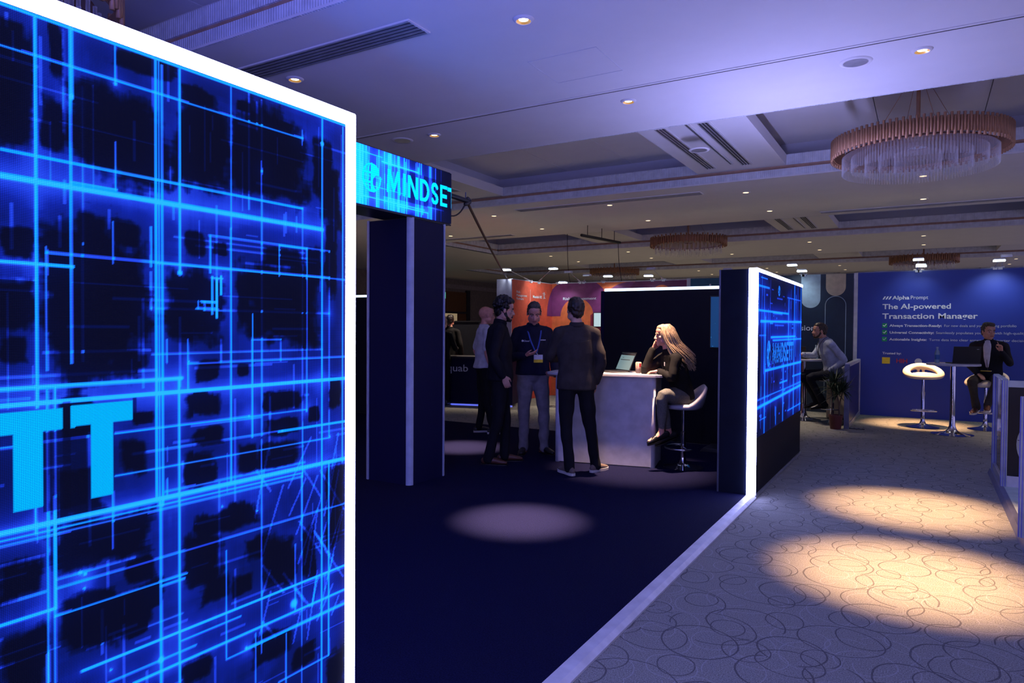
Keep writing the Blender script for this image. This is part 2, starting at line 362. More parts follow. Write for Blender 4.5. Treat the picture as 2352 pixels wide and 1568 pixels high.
for y in rows:
    for x in DX:
        if x < xend(9): continue
        key = min(near_lab, key=lambda q: abs(q[0]-x)+abs(q[1]-y)); nr = abs(key[0]-x)+abs(key[1]-y) < .3
        if y < 4 and not (x > -3 and y > -1.5): continue
        if nr: lab, grp = near_lab[key], None
        elif y < 8: lab, grp = 'small lit downlight in the near ceiling strip, at its outer ends', 'downlights of the near ceiling strip'
        else:
            r = int((y-8)//PER); nm = ['second', 'third', 'fourth', 'farthest'][min(r, 3)]
            lab, grp = 'tiny lit downlight in the %s ceiling strip from the camera' % nm, 'downlights of the %s ceiling strip' % nm
        if y < 4: continue
        t = downlight(x, y, lab, grp, nr or y < 8)
        e = [v for q, v in glow.items() if abs(q[0]-x)+abs(q[1]-y) < .3]
        e = e[0] if e else (480 if y < 16 else 300)*(2 if x < -7 else 1)
        tx, ty = x, y
        if abs(x+.05) < .1 and 12 < y < 13: ty = 12.8
        if abs(x+2.65) < .1 and 6 < y < 7: tx, ty = -2.6, 6.9
        if abs(x+5.15) < .1 and 6 < y < 7: tx, ty = -4.9, 7.0
        if abs(x+.05) < .1 and 4 < y < 5: ty = 4.85
        light('SPOT', 'downlight_beam', (x, y, ZC-.03), (tx, ty, 0), e*L_DOWN, (1, .80, .64) if y > 8 and not (x == -.05 and y < 13) else (1, .55, .28) if x > -1 else (1, .62, .42), t, spot_size=math.radians(70 if y > 8 and not (x == -.05 and y < 13) or e < 120 else (27 if x > -1 else (30 if y > 6 and x > -3 else 18))), spot_blend=1, shadow_soft_size=.04)
def speaker(x, y, lab):
    t = thing('ceiling_speaker', lab, 'speaker', (x, y, ZC))
    G().lathe([(.1, -.01), (.125, -.012), (.135, 0)], 32).build('rim', MT['soffit'], t, smooth=True)
    G().lathe([(0, -.006), (.1, -.008)], 32).build('grille', MT['vent'], t)
speaker(-.55, 6.73, 'round flush ceiling speaker beside the upper right downlight'); speaker(-5.65, 6.72, 'round flush ceiling speaker above the hanging LED banner')
speaker(-2.56, 9.0, 'round flush speaker on the slotted ceiling crossbeam')
ht = thing('ceiling_hatch', 'square flush access hatch in the near ceiling, barely visible', 'hatch', (-2.71, 5.6, ZC))
g = G()
for a in (((-.33, -.3, -.003), (.33, -.295, 0)), ((-.33, .295, -.003), (.33, .3, 0)), ((-.33, -.3, -.003), (-.325, .3, 0)), ((.325, -.3, -.003), (.33, .3, 0))): g.box(*a)
g.build('seam', MT['recess'], ht)

cr = D.materials.new('crystal'); cr.use_nodes = True; nt = cr.node_tree; b = nt.nodes['Principled BSDF']; out = nt.nodes['Material Output']
b.inputs['Base Color'].default_value = (.72, .70, .72, 1); b.inputs['Roughness'].default_value = .12; b.inputs['Specular IOR Level'].default_value = 1
tr = node(nt, 'BsdfTransparent'); mx = node(nt, 'MixShader'); lw = node(nt, 'LayerWeight'); lw.inputs[0].default_value = .35
nt.links.new(math_(nt, 'ADD', math_(nt, 'MULTIPLY', lw.outputs['Facing'], .42), .06), mx.inputs[0]); nt.links.new(tr.outputs[0], mx.inputs[1]); nt.links.new(b.outputs[0], mx.inputs[2]); nt.links.new(mx.outputs[0], out.inputs[0])
def chandelier(label, x, y, full):
    t = thing('chandelier', label, 'chandelier', (x, y, 0)); Rg = .92; N = 180; zt, zb = 3.79, 3.57
    tube = G().limb([(0, 0, 0), (0, 0, .2)], [.0145, .0145], n=8, cap=False)
    if full:
        me = tube.mesh('gold_tube'); me.materials.append(MT['gold']); me.shade_smooth()
        ca = math.atan2(-y, -x); rest = G()
        order = sorted(range(N), key=lambda i: abs((2*PI*i/N-ca+PI) % (2*PI)-PI))
        for q, i in enumerate(order):
            a = 2*PI*i/N; p = (Rg*math.cos(a), Rg*math.sin(a), zb+(.035 if i % 2 else 0))
            if q < 99:
                o = D.objects.new('gold_tube', me); COL.objects.link(o); o.location = p; o.parent = t
            else: rest.limb([p, (p[0], p[1], p[2]+.2)], [.0145, .0145], n=8, cap=False)
        tag(rest.build('gold_tube_band', MT['gold'], t, smooth=True), kind='stuff')
    else:
        g = G()
        for i in range(N//2):
            a = 4*PI*i/N; p = (Rg*math.cos(a), Rg*math.sin(a), zb+(.035 if i % 2 else 0)); g.limb([p, (p[0], p[1], p[2]+.2)], [.018, .018], n=5, cap=False)
        tag(g.build('gold_tube_band', MT['gold'], t, smooth=True), kind='stuff')
    G().lathe([(Rg-.02, zb+.04), (Rg-.02, zb+.19), (Rg-.03, zb+.19), (Rg-.03, zb+.04), (Rg-.02, zb+.04)], 72).build('ring_frame', MT['gold'], t)
    g = G().lathe([(.78, zb+.05), (.78, zb+.065), (.1, zb+.1), (.1, zb+.085), (.78, zb+.05)], 48); g.build('ceiling_plate', M('dark_brass', (.25, .12, .08), .4, .6), t)
    c = G(); st = 1 if full else 3
    for Rr, z0, z1, n in ((.80, 3.40, 3.60, 150), (.70, 3.43, 3.6, 120), (.55, 3.38, 3.6, 96), (.40, 3.42, 3.6, 70), (.24, 3.38, 3.6, 44)):
        for i in range(0, n, st):
            a = 2*PI*i/n; p = (Rr*math.cos(a), Rr*math.sin(a)); c.limb([(p[0], p[1], z0+(0 if Rr > .75 else .012*((i*7) % 3))), (p[0], p[1], z1)], [.0075*st**.5]*2, n=6, cap=False)
    tag(c.build('crystal_fringe', cr, t), kind='stuff')
    G().limb([(0, 0, zb+.1), (0, 0, Z2)], [.022, .022]).build('stem', MT['gold'], t, smooth=True)
    for a in range(4):
        G().limb([(.55*math.cos(a*PI/2+.4), .55*math.sin(a*PI/2+.4), zb+.1), (.12*math.cos(a*PI/2+.4), .12*math.sin(a*PI/2+.4), Z2)], [.003, .003], n=5).build('suspension_wire', MT['gold'], t)
    G().lathe([(0, Z2-.03), (.13, Z2-.03), (.13, Z2)], 24).build('canopy', MT['gold'], t)
chandelier('large round gold-tube chandelier with crystal fringe at upper right, nearest and clearest', -.1, 9.45, True)
chandelier('round gold-tube chandelier with crystals above the seated blonde woman', -5.1, 17.05, False)
chandelier('dim distant gold chandelier right behind the lamps on the blue wall', -.05, 24.6, False)
chandelier('faint farthest gold chandelier above the crimson exhibition wall', -10.2, 24.6, False)
chandelier('gold-tube chandelier cut off by the top left corner above the LED wall', -5.3, 1.95, False)

# ------------------------------------------------------------------ LED pictures
def _blocks(n, lo, hi, U, V, seed):
    """blocky noise in the plane"""
    r = np.random.RandomState(seed); out = np.zeros(U.shape)
    for s, a in ((lo, .55), (hi, .3), (hi*2.3, .15)):
        t = r.rand(64, 64); i = (U*s).astype(int) % 63; j = (V*s).astype(int) % 63
        fu = (U*s) % 1; fv = (V*s) % 1; fu = np.floor(fu*4)/4; fv = np.floor(fv*4)/4
        out += a*((t[i, j]*(1-fu)+t[i+1, j]*fu)*(1-fv)+(t[i, j+1]*(1-fu)+t[i+1, j+1]*fu)*fv)
    return out
def seg_field(I, U, V, segs, wmin, glow=.018, gs=.19):
    for (u0, v0, u1, v1, w, b) in segs:
        du, dv = u1-u0, v1-v0; L2 = du*du+dv*dv+1e-9
        t = np.clip(((U-u0)*du+(V-v0)*dv)/L2, 0, 1); d = np.hypot(U-u0-t*du, V-v0-t*dv)
        hw = max(w*.60, wmin)
        I += b*np.exp(-(d/hw)**4)+gs*b*b*np.exp(-d/(glow*(1.5 if w > .0075 else 1)))*min(w/.005, 1.9)
    return I
GLY = {  # strokes in a unit-height cell: (width, strokes)
 'M': (1.0, [(.10, 0, .16, 1), (.18, 1, .5, .16), (.5, .16, .82, 1), (.84, 1, .90, 0)]), 'I': (.26, [(.13, 0, .13, 1)]), 'N': (.8, [(.1, 0, .1, 1), (.1, 1, .7, 0), (.7, 0, .7, 1)]),
 'E': (.6, [(.1, 0, .1, 1), (.1, .93, .52, .93), (.1, .5, .5, .5), (.1, .07, .52, .07)]), 'T': (.66, [(.0, .89, .66, .89), (.33, 0, .33, .9)])}
def _arc(cx, cy, rx, ry, a0, a1, n=10): return [(cx+rx*math.cos(math.radians(a0+(a1-a0)*i/n)), cy+ry*math.sin(math.radians(a0+(a1-a0)*i/n)), cx+rx*math.cos(math.radians(a0+(a1-a0)*(i+1)/n)), cy+ry*math.sin(math.radians(a0+(a1-a0)*(i+1)/n))) for i in range(n)]
GLY['D'] = (.76, [(.1, .07, .1, .93), (.1, .07, .28, .07), (.1, .93, .28, .93)]+_arc(.28, .5, .38, .43, -90, 90))
GLY['S'] = (.62, _arc(.31, .73, .2, .2, 20, 250)+_arc(.31, .27, .2, .2, 70, -160))
def word_mask(U, V, s, u0, u1, v0, v1, hw=.1, gap=.1):
    m = np.zeros(U.shape, bool); tot = sum(GLY[c][0] for c in s)+gap*(len(s)-1); k = (u1-u0)/tot; h = v1-v0; x = u0; sel = (U > u0-.05) & (U < u1+.05) & (V > v0-.05) & (V < v1+.05)
    u = U[sel]; v = V[sel]; mm = np.zeros(u.shape, bool)
    for c in s:
        for (a, b_, c_, d_) in GLY[c][1]:
            A = ((u-x)/k, (v-v0)/h); du, dv = c_-a, d_-b_; L2 = du*du+dv*dv
            t = np.clip(((A[0]-a)*du+(A[1]-b_)*dv)/L2, 0, 1); d = np.maximum(np.abs(A[0]-a-t*du), np.abs(A[1]-b_-t*dv)) if (du == 0 or dv == 0) else np.hypot(A[0]-a-t*du, A[1]-b_-t*dv)
            mm |= (d < hw) & (A[1] > -.0) & (A[1] < 1.0)
        x += (GLY[c][0]+gap)*k
    m[sel] = mm; return m
def globe_mask(U, V, cu, cv, R, ru=None):
    a = (U-cu)/(ru or R); b = (V-cv)/R; r = np.hypot(a, b)
    q = a/np.sqrt(np.maximum(1-b*b, .05)); lat = (np.abs(np.abs(b)-.33) < .07) | (np.abs(b) < .0) | (np.abs(q+.42) < .07) | (np.abs(q+.85) < .07) | (r > .9)
    return (r < 1) & (((a <= .05) & lat) | ((a > -.12) & (np.hypot(a-.62, b+.28) > .5) & (a < .78)) | ((r > .86) & (b < .2)))
def led_color(I, mask, hi, mc=(0, .62, 1.9, 1)):
    x = [0, .12, .3, .55, .8, 1.0, 1.6]
    R = np.interp(I, x, [.002, .002, .006, .03, .012, .004, .03]); Gc = np.interp(I, x, [.003, .007, .025, .11, .38, .58, .72]); B = np.interp(I, x, [.022, .10, .55, 1.7, 2.6, 3.2, 3.6])
    C = np.stack([R, Gc, B, np.ones_like(R)], -1); C[mask] = mc; C[..., :3] *= hi; return C
def led_screen(name, us, vs, x, C, mat, parent):
    """grid facing +X; one vertex per LED"""
    nu, nv = len(us), len(vs); co = np.empty((nu, nv, 3), np.float32); co[..., 0] = x; co[..., 1] = us[:, None]; co[..., 2] = vs[None, :]
    idx = np.arange(nu*nv).reshape(nu, nv); q = np.stack([idx[:-1, :-1], idx[1:, :-1], idx[1:, 1:], idx[:-1, 1:]], -1).reshape(-1, 4)
    me = D.meshes.new(name); me.vertices.add(nu*nv); me.vertices.foreach_set('co', co.ravel()); nq = len(q)
    me.loops.add(nq*4); me.loops.foreach_set('vertex_index', q.ravel().astype(np.int32)); me.polygons.add(nq); me.polygons.foreach_set('loop_start', np.arange(0, nq*4, 4, dtype=np.int32))
    me.update(calc_edges=True); at = me.attributes.new('led', 'FLOAT_COLOR', 'POINT'); at.data.foreach_set('color', C.astype(np.float32).ravel()); me.validate()
    o = D.objects.new(name, me); COL.objects.link(o); me.materials.append(mat); o.parent = parent; o.matrix_parent_inverse = Matrix.Translation(-Vector(parent.location)); return o
XW = -1.272
LS = [(0.5765,2.01,0.5765,1.363,0.004,1),(0.5735,1.195,0.5735,1.151,0.0036,0.8),(0.633,2.015,0.633,1.893,0.0051,0.95),(0.6315,1.893,0.6315,1.434,0.0023,0.7),(0.709,2.008,0.709,1.943,0.0025,0.65),(0.7085,1.836,0.7085,1.749,0.0015,0.55),(0.7855,2.009,0.7855,1.161,0.0021,0.8),(0.7915,2.011,0.7915,1.151,0.0021,0.6),(0.798,2.004,0.798,1.15,0.0021,0.6),(0.8355,2.008,0.8355,1.607,0.0037,1),(0.833,1.397,0.833,0.784,0.0038,1),(0.953,2.009,0.953,1.709,0.0017,0.55),(0.9525,1.709,0.9525,1.168,0.0035,0.75),(0.998,2.011,0.998,1.757,0.0012,0.4),(1.032,2.004,1.032,1.685,0.0018,0.45),(1.149,1.966,1.149,1.924,0.002,0.4),(1.1495,1.78,1.1495,1.031,0.0013,0.3),(1.211,2.01,1.211,0.615,0.004,0.8),(1.281,2.007,1.281,1.156,0.0021,0.75),(0.704,1.689,0.704,1.614,0.0015,0.55),(0.7755,1.689,0.7755,1.614,0.0026,0.65),(0.775,1.603,0.775,1.532,0.001,0.4),(0.5925,1.632,0.5925,1.424,0.0018,0.5),(0.903,1.687,0.903,1.612,0.0022,0.65),(1.007,1.527,1.007,1.256,0.003,0.7),(1.081,1.687,1.081,1.616,0.0024,0.6),(1.163,1.689,1.163,1.616,0.0026,0.65),(1.163,1.616,1.163,1.297,0.0019,0.5),(1.2355,1.688,1.2355,1.229,0.0013,0.4),(0.807,1.473,0.807,1.429,0.0021,0.5),(0.852,1.473,0.852,1.372,0.0022,0.5),(0.928,1.472,0.928,1.426,0.0017,0.4),(1.085,1.47,1.085,1.422,0.0019,0.4),(0.6045,1.392,0.6045,1.207,0.0033,0.75),(0.6035,1.207,0.6035,1.016,0.0042,0.95),(0.592,1.389,0.592,0.891,0.0023,0.6),(0.591,0.942,0.591,0.891,0.0023,0.8),(0.7015,1.195,0.7015,1.09,0.002,0.5),(0.7935,1.155,0.7935,0.801,0.0058,0.6),(0.807,1.199,0.807,1.169,0.0016,0.5),(0.6515,1.918,0.6515,1.644,0.0014,0.3),(0.6505,1.644,0.6505,1.437,0.0024,0.35),(0.94,1.021,0.94,0.791,0.0017,0.6),(1.0315,1.246,1.0315,0.763,0.0018,0.5),(1.032,1.685,1.032,1.256,0.0018,0.45),(1.1475,1.147,1.1475,0.99,0.0032,0.6),(1.2345,1.164,1.2345,0.677,0.0027,0.8),(1.1005,0.781,1.1005,0.665,0.0019,0.6),(1.015,0.814,1.015,0.703,0.0018,0.5),(1.128,0.984,1.128,0.828,0.0019,0.5),(1.148,0.99,1.148,0.644,0.0026,0.45),(0.6205,2.005,0.6205,1.834,0.0014,0.3),(0.6025,1.016,0.6025,0.886,0.0014,0.5),(0.681,0.985,0.681,0.905,0.0015,0.3),(0.536,2.001,0.536,1.98,0.0013,0.3),(1.019,1.995,1.019,1.933,0.0012,0.35),(0.928,1.605,0.928,1.568,0.0039,0.95),(0.918,1.6,0.918,1.52,0.0051,1),(0.907,1.603,0.907,1.525,0.0022,0.7),(0.875,1.551,0.875,1.537,0.0016,0.5),(0.8895,1.55,0.8895,1.534,0.0022,0.4),(0.527,2.013,1.292,2.013,0.0026,0.95),(0.527,1.9475,1.149,1.9475,0.0026,0.7),(0.526,1.7815,1.149,1.7815,0.0032,0.7),(0.525,1.7395,1.212,1.7395,0.0077,1.1),(0.632,1.7485,0.71,1.7485,0.0019,0.7),(0.524,1.602,0.634,1.602,0.005,1),(0.593,1.623,1.236,1.623,0.0022,0.55),(0.787,1.6215,1.29,1.6215,0.0022,0.55),(0.9,1.6885,1.236,1.6885,0.0024,0.45),(1.081,1.687,1.163,1.687,0.0024,0.65),(0.786,1.534,1.236,1.534,0.0014,0.35),(0.777,1.4455,1.212,1.4455,0.0036,0.4),(0.852,1.425,1.294,1.425,0.0024,0.5),(1.007,1.4715,1.085,1.4715,0.0024,0.5),(0.523,1.3965,0.838,1.3965,0.0058,1),(0.523,1.3695,1.294,1.3695,0.0065,1.1),(0.706,1.3025,0.998,1.3025,0.0036,0.7),(0.998,1.302,1.163,1.302,0.0024,0.5),(0.586,1.3035,0.66,1.3035,0.0026,0.6),(0.739,1.2595,1.294,1.2595,0.0024,0.45),(1.079,1.2585,1.294,1.2585,0.0024,0.6),(0.586,1.258,0.627,1.258,0.0017,0.6),(0.706,1.224,0.84,1.224,0.0019,0.65),(0.84,1.224,1.237,1.224,0.0024,0.6),(0.521,1.1635,1.295,1.1635,0.0072,1.15),(0.521,1.151,1.15,1.151,0.0029,0.6),(0.521,1.1425,1.15,1.1425,0.0019,0.45),(0.606,1.048,1.295,1.048,0.0022,0.5),(0.521,1.0145,0.603,1.0145,0.005,0.9),(0.603,1.001,0.849,1.001,0.0026,0.7),(0.794,0.992,0.844,0.992,0.0029,0.7),(0.646,0.8875,1.295,0.8875,0.0043,1),(0.738,0.824,1.296,0.824,0.0043,1),(0.837,0.8675,0.976,0.8675,0.0032,0.65),(0.692,0.8465,0.868,0.8465,0.0038,0.6),(0.94,0.787,1.296,0.787,0.0024,0.65),(0.99,0.79,1.296,0.79,0.0044,0.75),(1.079,0.676,1.235,0.676,0.0024,0.6),(0.521,1.0485,0.588,1.0485,0.0019,0.5),(0.522,1.3015,0.541,1.3015,0.0022,0.6),(0.882,1.551,0.917,1.551,0.0036,0.85),(0.87,1.537,0.915,1.537,0.0029,0.5),(0.906,1.601,0.931,1.601,0.0029,0.8),(0.523,1.415,0.786,1.415,0.0019,0.3),(0.587,1.454,0.773,1.454,0.0019,0.3),(0.521,1.111,0.585,1.111,0.0017,0.3),(0.605,1.0635,0.742,1.0635,0.0019,0.4),(0.859,1.298,1.03,1.298,0.0029,0.35),(0.655,0.9225,0.839,0.9225,0.0019,0.35),(0.87,1.664,1.198,1.664,0.0022,0.35),(0.823,1.6765,1.156,1.6765,0.0014,0.3),(0.524,1.5755,0.575,1.5755,0.0017,0.3),(0.803,1.1755,1.157,1.1755,0.0022,0.4)]
LD = [(0.709,1.941,0.0029),(0.835,1.606,0.0049),(0.776,1.534,0.0019),(1.089,1.259,0.0026),(1.237,1.227,0.0026),(0.93,1.118,0.0022),(1.019,1.089,0.0024),(0.99,0.792,0.003),(1.124,0.845,0.0096),(0.793,0.847,0.0059),(0.634,1.897,0.0034),(1.234,1.534,0.002),(1.163,1.3,0.002),(0.998,1.304,0.0018),(0.854,1.429,0.0016),(1.032,1.847,0.0024),(1.149,1.948,0.0018),(1.149,1.782,0.0018),(0.696,0.868,0.0024),(0.644,1.064,0.0034),(0.652,1.059,0.0029),(1.211,1.949,0.0054),(0.651,1.034,0.0024)]
LK = [(0.538,1.884,0.032,0.084),(0.542,1.975,0.016,0.017),(0.603,1.844,0.017,0.044),(0.61,1.964,0.01,0.037),(0.697,1.853,0.065,0.063),(0.762,1.836,0.043,0.065),(0.762,1.992,0.053,0.015),(0.89,1.875,0.062,0.081),(0.876,1.963,0.04,0.017),(1.079,1.889,0.077,0.08),(0.985,1.906,0.034,0.056),(1.24,1.827,0.03,0.065),(1.211,1.896,0.029,0.064),(0.985,1.976,0.017,0.011),(1.091,1.961,0.032,0.012),(1.054,1.834,0.102,0.039),(0.68,1.537,0.081,0.117),(0.539,1.533,0.032,0.043),(0.615,1.535,0.014,0.052),(0.87,1.667,0.02,0.022),(0.925,1.664,0.015,0.012),(0.87,1.544,0.055,0.062),(1.091,1.551,0.1,0.081),(0.985,1.557,0.015,0.048),(1.091,1.661,0.052,0.02),(0.899,1.409,0.021,0.018),(0.735,1.433,0.038,0.014),(0.549,1.633,0.019,0.022),(0.728,1.668,0.025,0.024),(0.666,1.661,0.022,0.031),(1.241,1.664,0.017,0.086),(0.889,1.338,0.036,0.023),(1.091,1.329,0.052,0.02),(0.984,1.405,0.014,0.014),(1.091,1.268,0.052,0.02),(0.899,1.273,0.031,0.018),(0.743,1.253,0.025,0.033),(0.76,1.325,0.021,0.013),(0.649,1.206,0.041,0.043),(0.642,1.338,0.022,0.031),(1.079,1.21,0.058,0.026),(0.996,1.213,0.023,0.029),(0.879,1.209,0.03,0.032),(1.257,1.05,0.027,0.089),(0.694,1.109,0.074,0.036),(0.75,1.036,0.022,0.021),(0.552,1.081,0.029,0.029),(0.888,1.012,0.039,0.054),(0.919,1.086,0.043,0.023),(0.984,1.09,0.035,0.024),(1.079,0.957,0.045,0.051),(1.018,1.004,0.03,0.025),(1.171,0.962,0.019,0.053),(0.662,0.968,0.039,0.047),(0.733,0.966,0.043,0.037),(0.767,0.98,0.026,0.025),(0.558,0.94,0.029,0.043),(1.067,0.769,0.05,0.03),(1.157,0.712,0.028,0.021),(1.258,0.627,0.03,0.045),(0.914,0.949,0.026,0.023),(0.984,0.936,0.023,0.019),(1.256,1.337,0.018,0.033),(1.184,1.649,0.019,0.042),(0.75,0.927,0.017,0.012),(0.868,0.793,0.03,0.022),(0.671,1.126,0.031,0.019),(0.542,1.462,0.019,0.021),(1.184,1.289,0.014,0.016)]
def near_led():
    us = np.concatenate([np.arange(-1.235, .42, .009), np.arange(.42, 1.293, .0026)]); vs = np.arange(.535, 2.018, .0026)
    U, V = np.meshgrid(us, vs, indexing='ij'); I = np.zeros(U.shape)
    # the part of the picture behind the camera repeats the same kind of grid
    extra = []
    r = np.random.RandomState(4)
    for k in range(16): u = -1.2+1.65*r.rand(); a = .55+1.4*r.rand(); extra.append((u, a, u, min(2, a+.2+r.rand()), .006, .4+.5*r.rand()))
    for k in range(14): v = .6+1.35*r.rand(); a = -1.2+r.rand(); extra.append((a, v, min(.5, a+.3+r.rand()), v, .006, .4+.5*r.rand()))
    seg_field(I, U, V, LS, .0022); J = np.zeros(U[:190].shape); seg_field(J, U[:190], V[:190], extra, .004); I[:190] += J
    for (a, b, rd) in LD:
        s = np.hypot(U-a, V-b); I += 1.0*np.exp(-(s/rd)**4)+.25*np.exp(-s/.015)
    n1 = _blocks(0, 9, 26, U+2, V, 3); haze = .13+.30*np.clip(n1-.40, 0, 1)
    K = np.zeros(U.shape); wob = (_blocks(0, 22, 60, U+2, V, 8)-.5)*1.1
    for (a, b, ra, rb_) in LK:
        d = np.maximum(np.abs((U-a)/ra), np.abs((V-b)/rb_))*.75+np.hypot((U-a)/ra, (V-b)/rb_)*.25+wob; K = np.maximum(K, np.clip((1.25-d)/.3, 0, 1))
    I = I*(1-.75*K*(I < .5))+haze*(1-K)
    # faint fine scan streaks
    st = np.zeros(U.shape); r = np.random.RandomState(11)
    for k in range(170):
        u = .45+.85*r.rand(); v = .54+1.46*r.rand(); L = .03+.2*r.rand()**2
        if r.rand() < .5: st += .22*((np.abs(U-u) < .0018) & (np.abs(V-v) < L/2))
        else: st += .2*((np.abs(V-v) < .0018) & (np.abs(U-u) < L/2))
    for k in range(34):      # the fan of slanting scratches low on the right
        u = 1.02+.25*r.rand(); v = .78+.42*r.rand(); an = .9+.5*r.rand() if r.rand() < .7 else 2.2; L = .05+.12*r.rand()
        du, dv = math.cos(an), math.sin(an); s = (U-u)*du+(V-v)*dv; d = np.abs(-(U-u)*dv+(V-v)*du); st += .26*((d < .0026) & (np.abs(s) < L/2))
    I += st*(1-.5*K)
    m = word_mask(U, V, 'MINDSET', -.36, .617, 1.194, 1.3595, .115, .11); m &= ~((U > .45) & (U < .63))
    for (a, b, c, d) in ((.628, .739, 1.325, 1.3605), (.6625, .703, 1.192, 1.33), (.508, .617, 1.3215, 1.359), (.5405, .5838, 1.193, 1.33)): m |= (U >= a) & (U <= b) & (V >= c) & (V <= d)
    for (a, b, c, d) in ((.617, .628, 1.18, 1.368), (.739, .745, 1.318, 1.366), (.584, .656, 1.185, 1.3185)): I[(U > a) & (U < b) & (V > c) & (V < d)] *= .45
    m |= globe_mask(U, V, -.62, 1.276, .14)
    return us, vs, led_color(I, m, 1.0)
def far_led():
    us = np.arange(6.372, 8.93, .0085); vs = np.arange(.535, 2.035, .0085); U, V = np.meshgrid(us, vs, indexing='ij'); I = np.zeros(U.shape)
    P = [(6.42, 1.55, 6.42, 2.02, .014, .7), (6.55, .6, 6.55, 1.99, .012, .5), (6.66, 1.1, 6.66, 1.9, .02, .55), (6.72, .54, 6.72, 1.62, .03, .9), (6.86, .8, 6.86, 1.7, .012, .5), (7.02, .54, 7.02, 1.3, .012, .3), (7.3, .56, 7.3, .72, .03, .8), (7.7, .55, 7.7, 1.14, .03, .95), (7.95, .95, 7.95, 1.2, .02, .6),
         (8.0, 1.4, 8.0, 1.83, .025, .9), (8.15, .8, 8.15, 1.95, .015, .5), (8.38, .55, 8.38, 2.0, .035, .85), (8.5, 1.2, 8.5, 1.9, .02, .6), (8.62, .6, 8.62, 2.0, .014, .5), (8.72, .7, 8.72, 1.6, .012, .55), (8.85, .55, 8.85, 2.0, .025, .8), (7.15, .9, 7.15, 1.15, .012, .35), (6.95, 1.35, 6.95, 1.98, .01, .35)]
    Hs = [(6.38, 1.9, 6.9, 1.9, .018, .7), (6.5, 1.98, 6.8, 1.98, .012, .6), (6.38, 1.68, 8.0, 1.68, .022, .8), (6.5, 1.58, 8.9, 1.6, .028, .9), (7.0, 1.43, 8.45, 1.43, .026, .9), (7.1, 1.4, 8.9, 1.4, .02, .7), (6.72, 1.12, 8.92, 1.12, .03, .9), (6.37, .80, 8.92, .84, .035, .95), (6.37, .87, 8.92, .88, .014, .6),
          (7.5, .955, 7.95, .955, .02, .7), (6.45, 1.45, 6.75, 1.45, .012, .5), (7.2, 1.55, 7.7, 1.55, .01, .4), (7.1, 1.67, 7.6, 1.67, .03, .45), (8.0, .62, 8.92, .62, .018, .8), (8.1, .62, 8.1, .78, .015, .7), (7.6, 1.28, 8.3, 1.28, .01, .3), (8.3, .98, 8.92, .98, .02, .7), (7.9, 1.85, 8.8, 1.85, .014, .5), (7.3, 1.82, 7.6, 1.82, .02, .4), (6.5, .68, 6.8, .68, .012, .5)]
    seg_field(I, U, V, [(a, b, c, d, e*.62, f) for a, b, c, d, e, f in P+Hs], .005, .045, .18)
    I += .03+.25*np.clip(_blocks(0, 5, 14, U, V, 5)-.55, 0, 1)
    r = np.random.RandomState(3)
    for k in range(60):
        u = 6.4+2.5*r.rand(); v = .6+1.4*r.rand(); L = .02+.09*r.rand(); I += .4*((np.abs(U-u) < (L/2 if k % 2 else .006)) & (np.abs(V-v) < (.006 if k % 2 else L/2)))
    m = word_mask(U, V, 'MINDSETT', 7.09, 8.30, 1.165, 1.372, .1, .1)
    fade = (U < 7.62) & (((U*40).astype(int)*7+(V*50).astype(int)*3) % 5 < 2); m &= ~fade
    m |= globe_mask(U, V, 6.9, 1.275, .125, .1)
    m |= globe_mask(U, V, 7.41, 1.90, .05, .06); 
    return us, vs, led_color(I*.92, m, .5, (.02, .40, 2.2, 1))
def banner_led():
    us = np.concatenate([np.arange(2.6, 4.2, .015), np.arange(4.2, 5.632, .0048)]); vs = np.arange(2.545, 3.05, .0048); U, V = np.meshgrid(us, vs, indexing='ij'); I = np.zeros(U.shape); r = np.random.RandomState(21); P = []
    for k in range(90):
        u = 2.6+2.75*r.rand(); a = 2.5+.3*r.rand(); P.append((u, a if r.rand() < .5 else 2.5, u, a+.2+.4*r.rand(), .006+.02*r.rand()**2, .3+.55*r.rand()))
    for u, b in ((5.37, .8), (5.46, .5), (5.15, .7), (4.36, 1.), (4.4, .8), (4.33, .9), (4.29, .8), (4.9, .8), (4.72, .8), (4.56, .7)): P.append((u, 2.5, u, 3.05, .012, b))
    P += [(4.0, 2.99, 4.6, 2.99, .008, .6), (4.6, 2.955, 5.1, 2.955, .01, .9), (3, 2.62, 5.2, 2.62, .008, .8), (4.8, 2.6, 5.25, 2.6, .01, .9), (5.25, 2.53, 5.25, 2.6, .01, .9), (5.25, 2.66, 5.5, 2.66, .01, .9), (2.6, 2.72, 4.9, 2.72, .006, .6), (2.6, 2.8, 4.6, 2.8, .006, .5)]
    seg_field(I, U, V, P, .005, .03, .22)
    I += .5*np.clip((4.9-U)/1.0, 0, 1)**1.0*(.5+_blocks(0, 4, 10, U, V, 5)*.8)+.25*np.exp(-((U-4.66)/.12)**2)
    I *= np.clip((5.62-U)/.5, .25, 1)
    I *= np.where((U > 4.62) & (V > 2.66) & (V < 2.94), .62, 1)
    m = word_mask(U, V, 'MINDSETT', 4.66, 5.86, 2.70, 2.905, .092, .12); m |= globe_mask(U, V, 4.47, 2.79, .125, .12)
    return us, vs, led_color(I*.82, m, .85, (0, .82, 2.0, 1))
def add_screen(fn, name, x, t, pitch):
    us, vs, C = fn(); return led_screen(name, us, vs, x, C, led_mat(name+'_pixels', pitch, (.55, .25) if pitch < .01 else (.9, .85)), t)

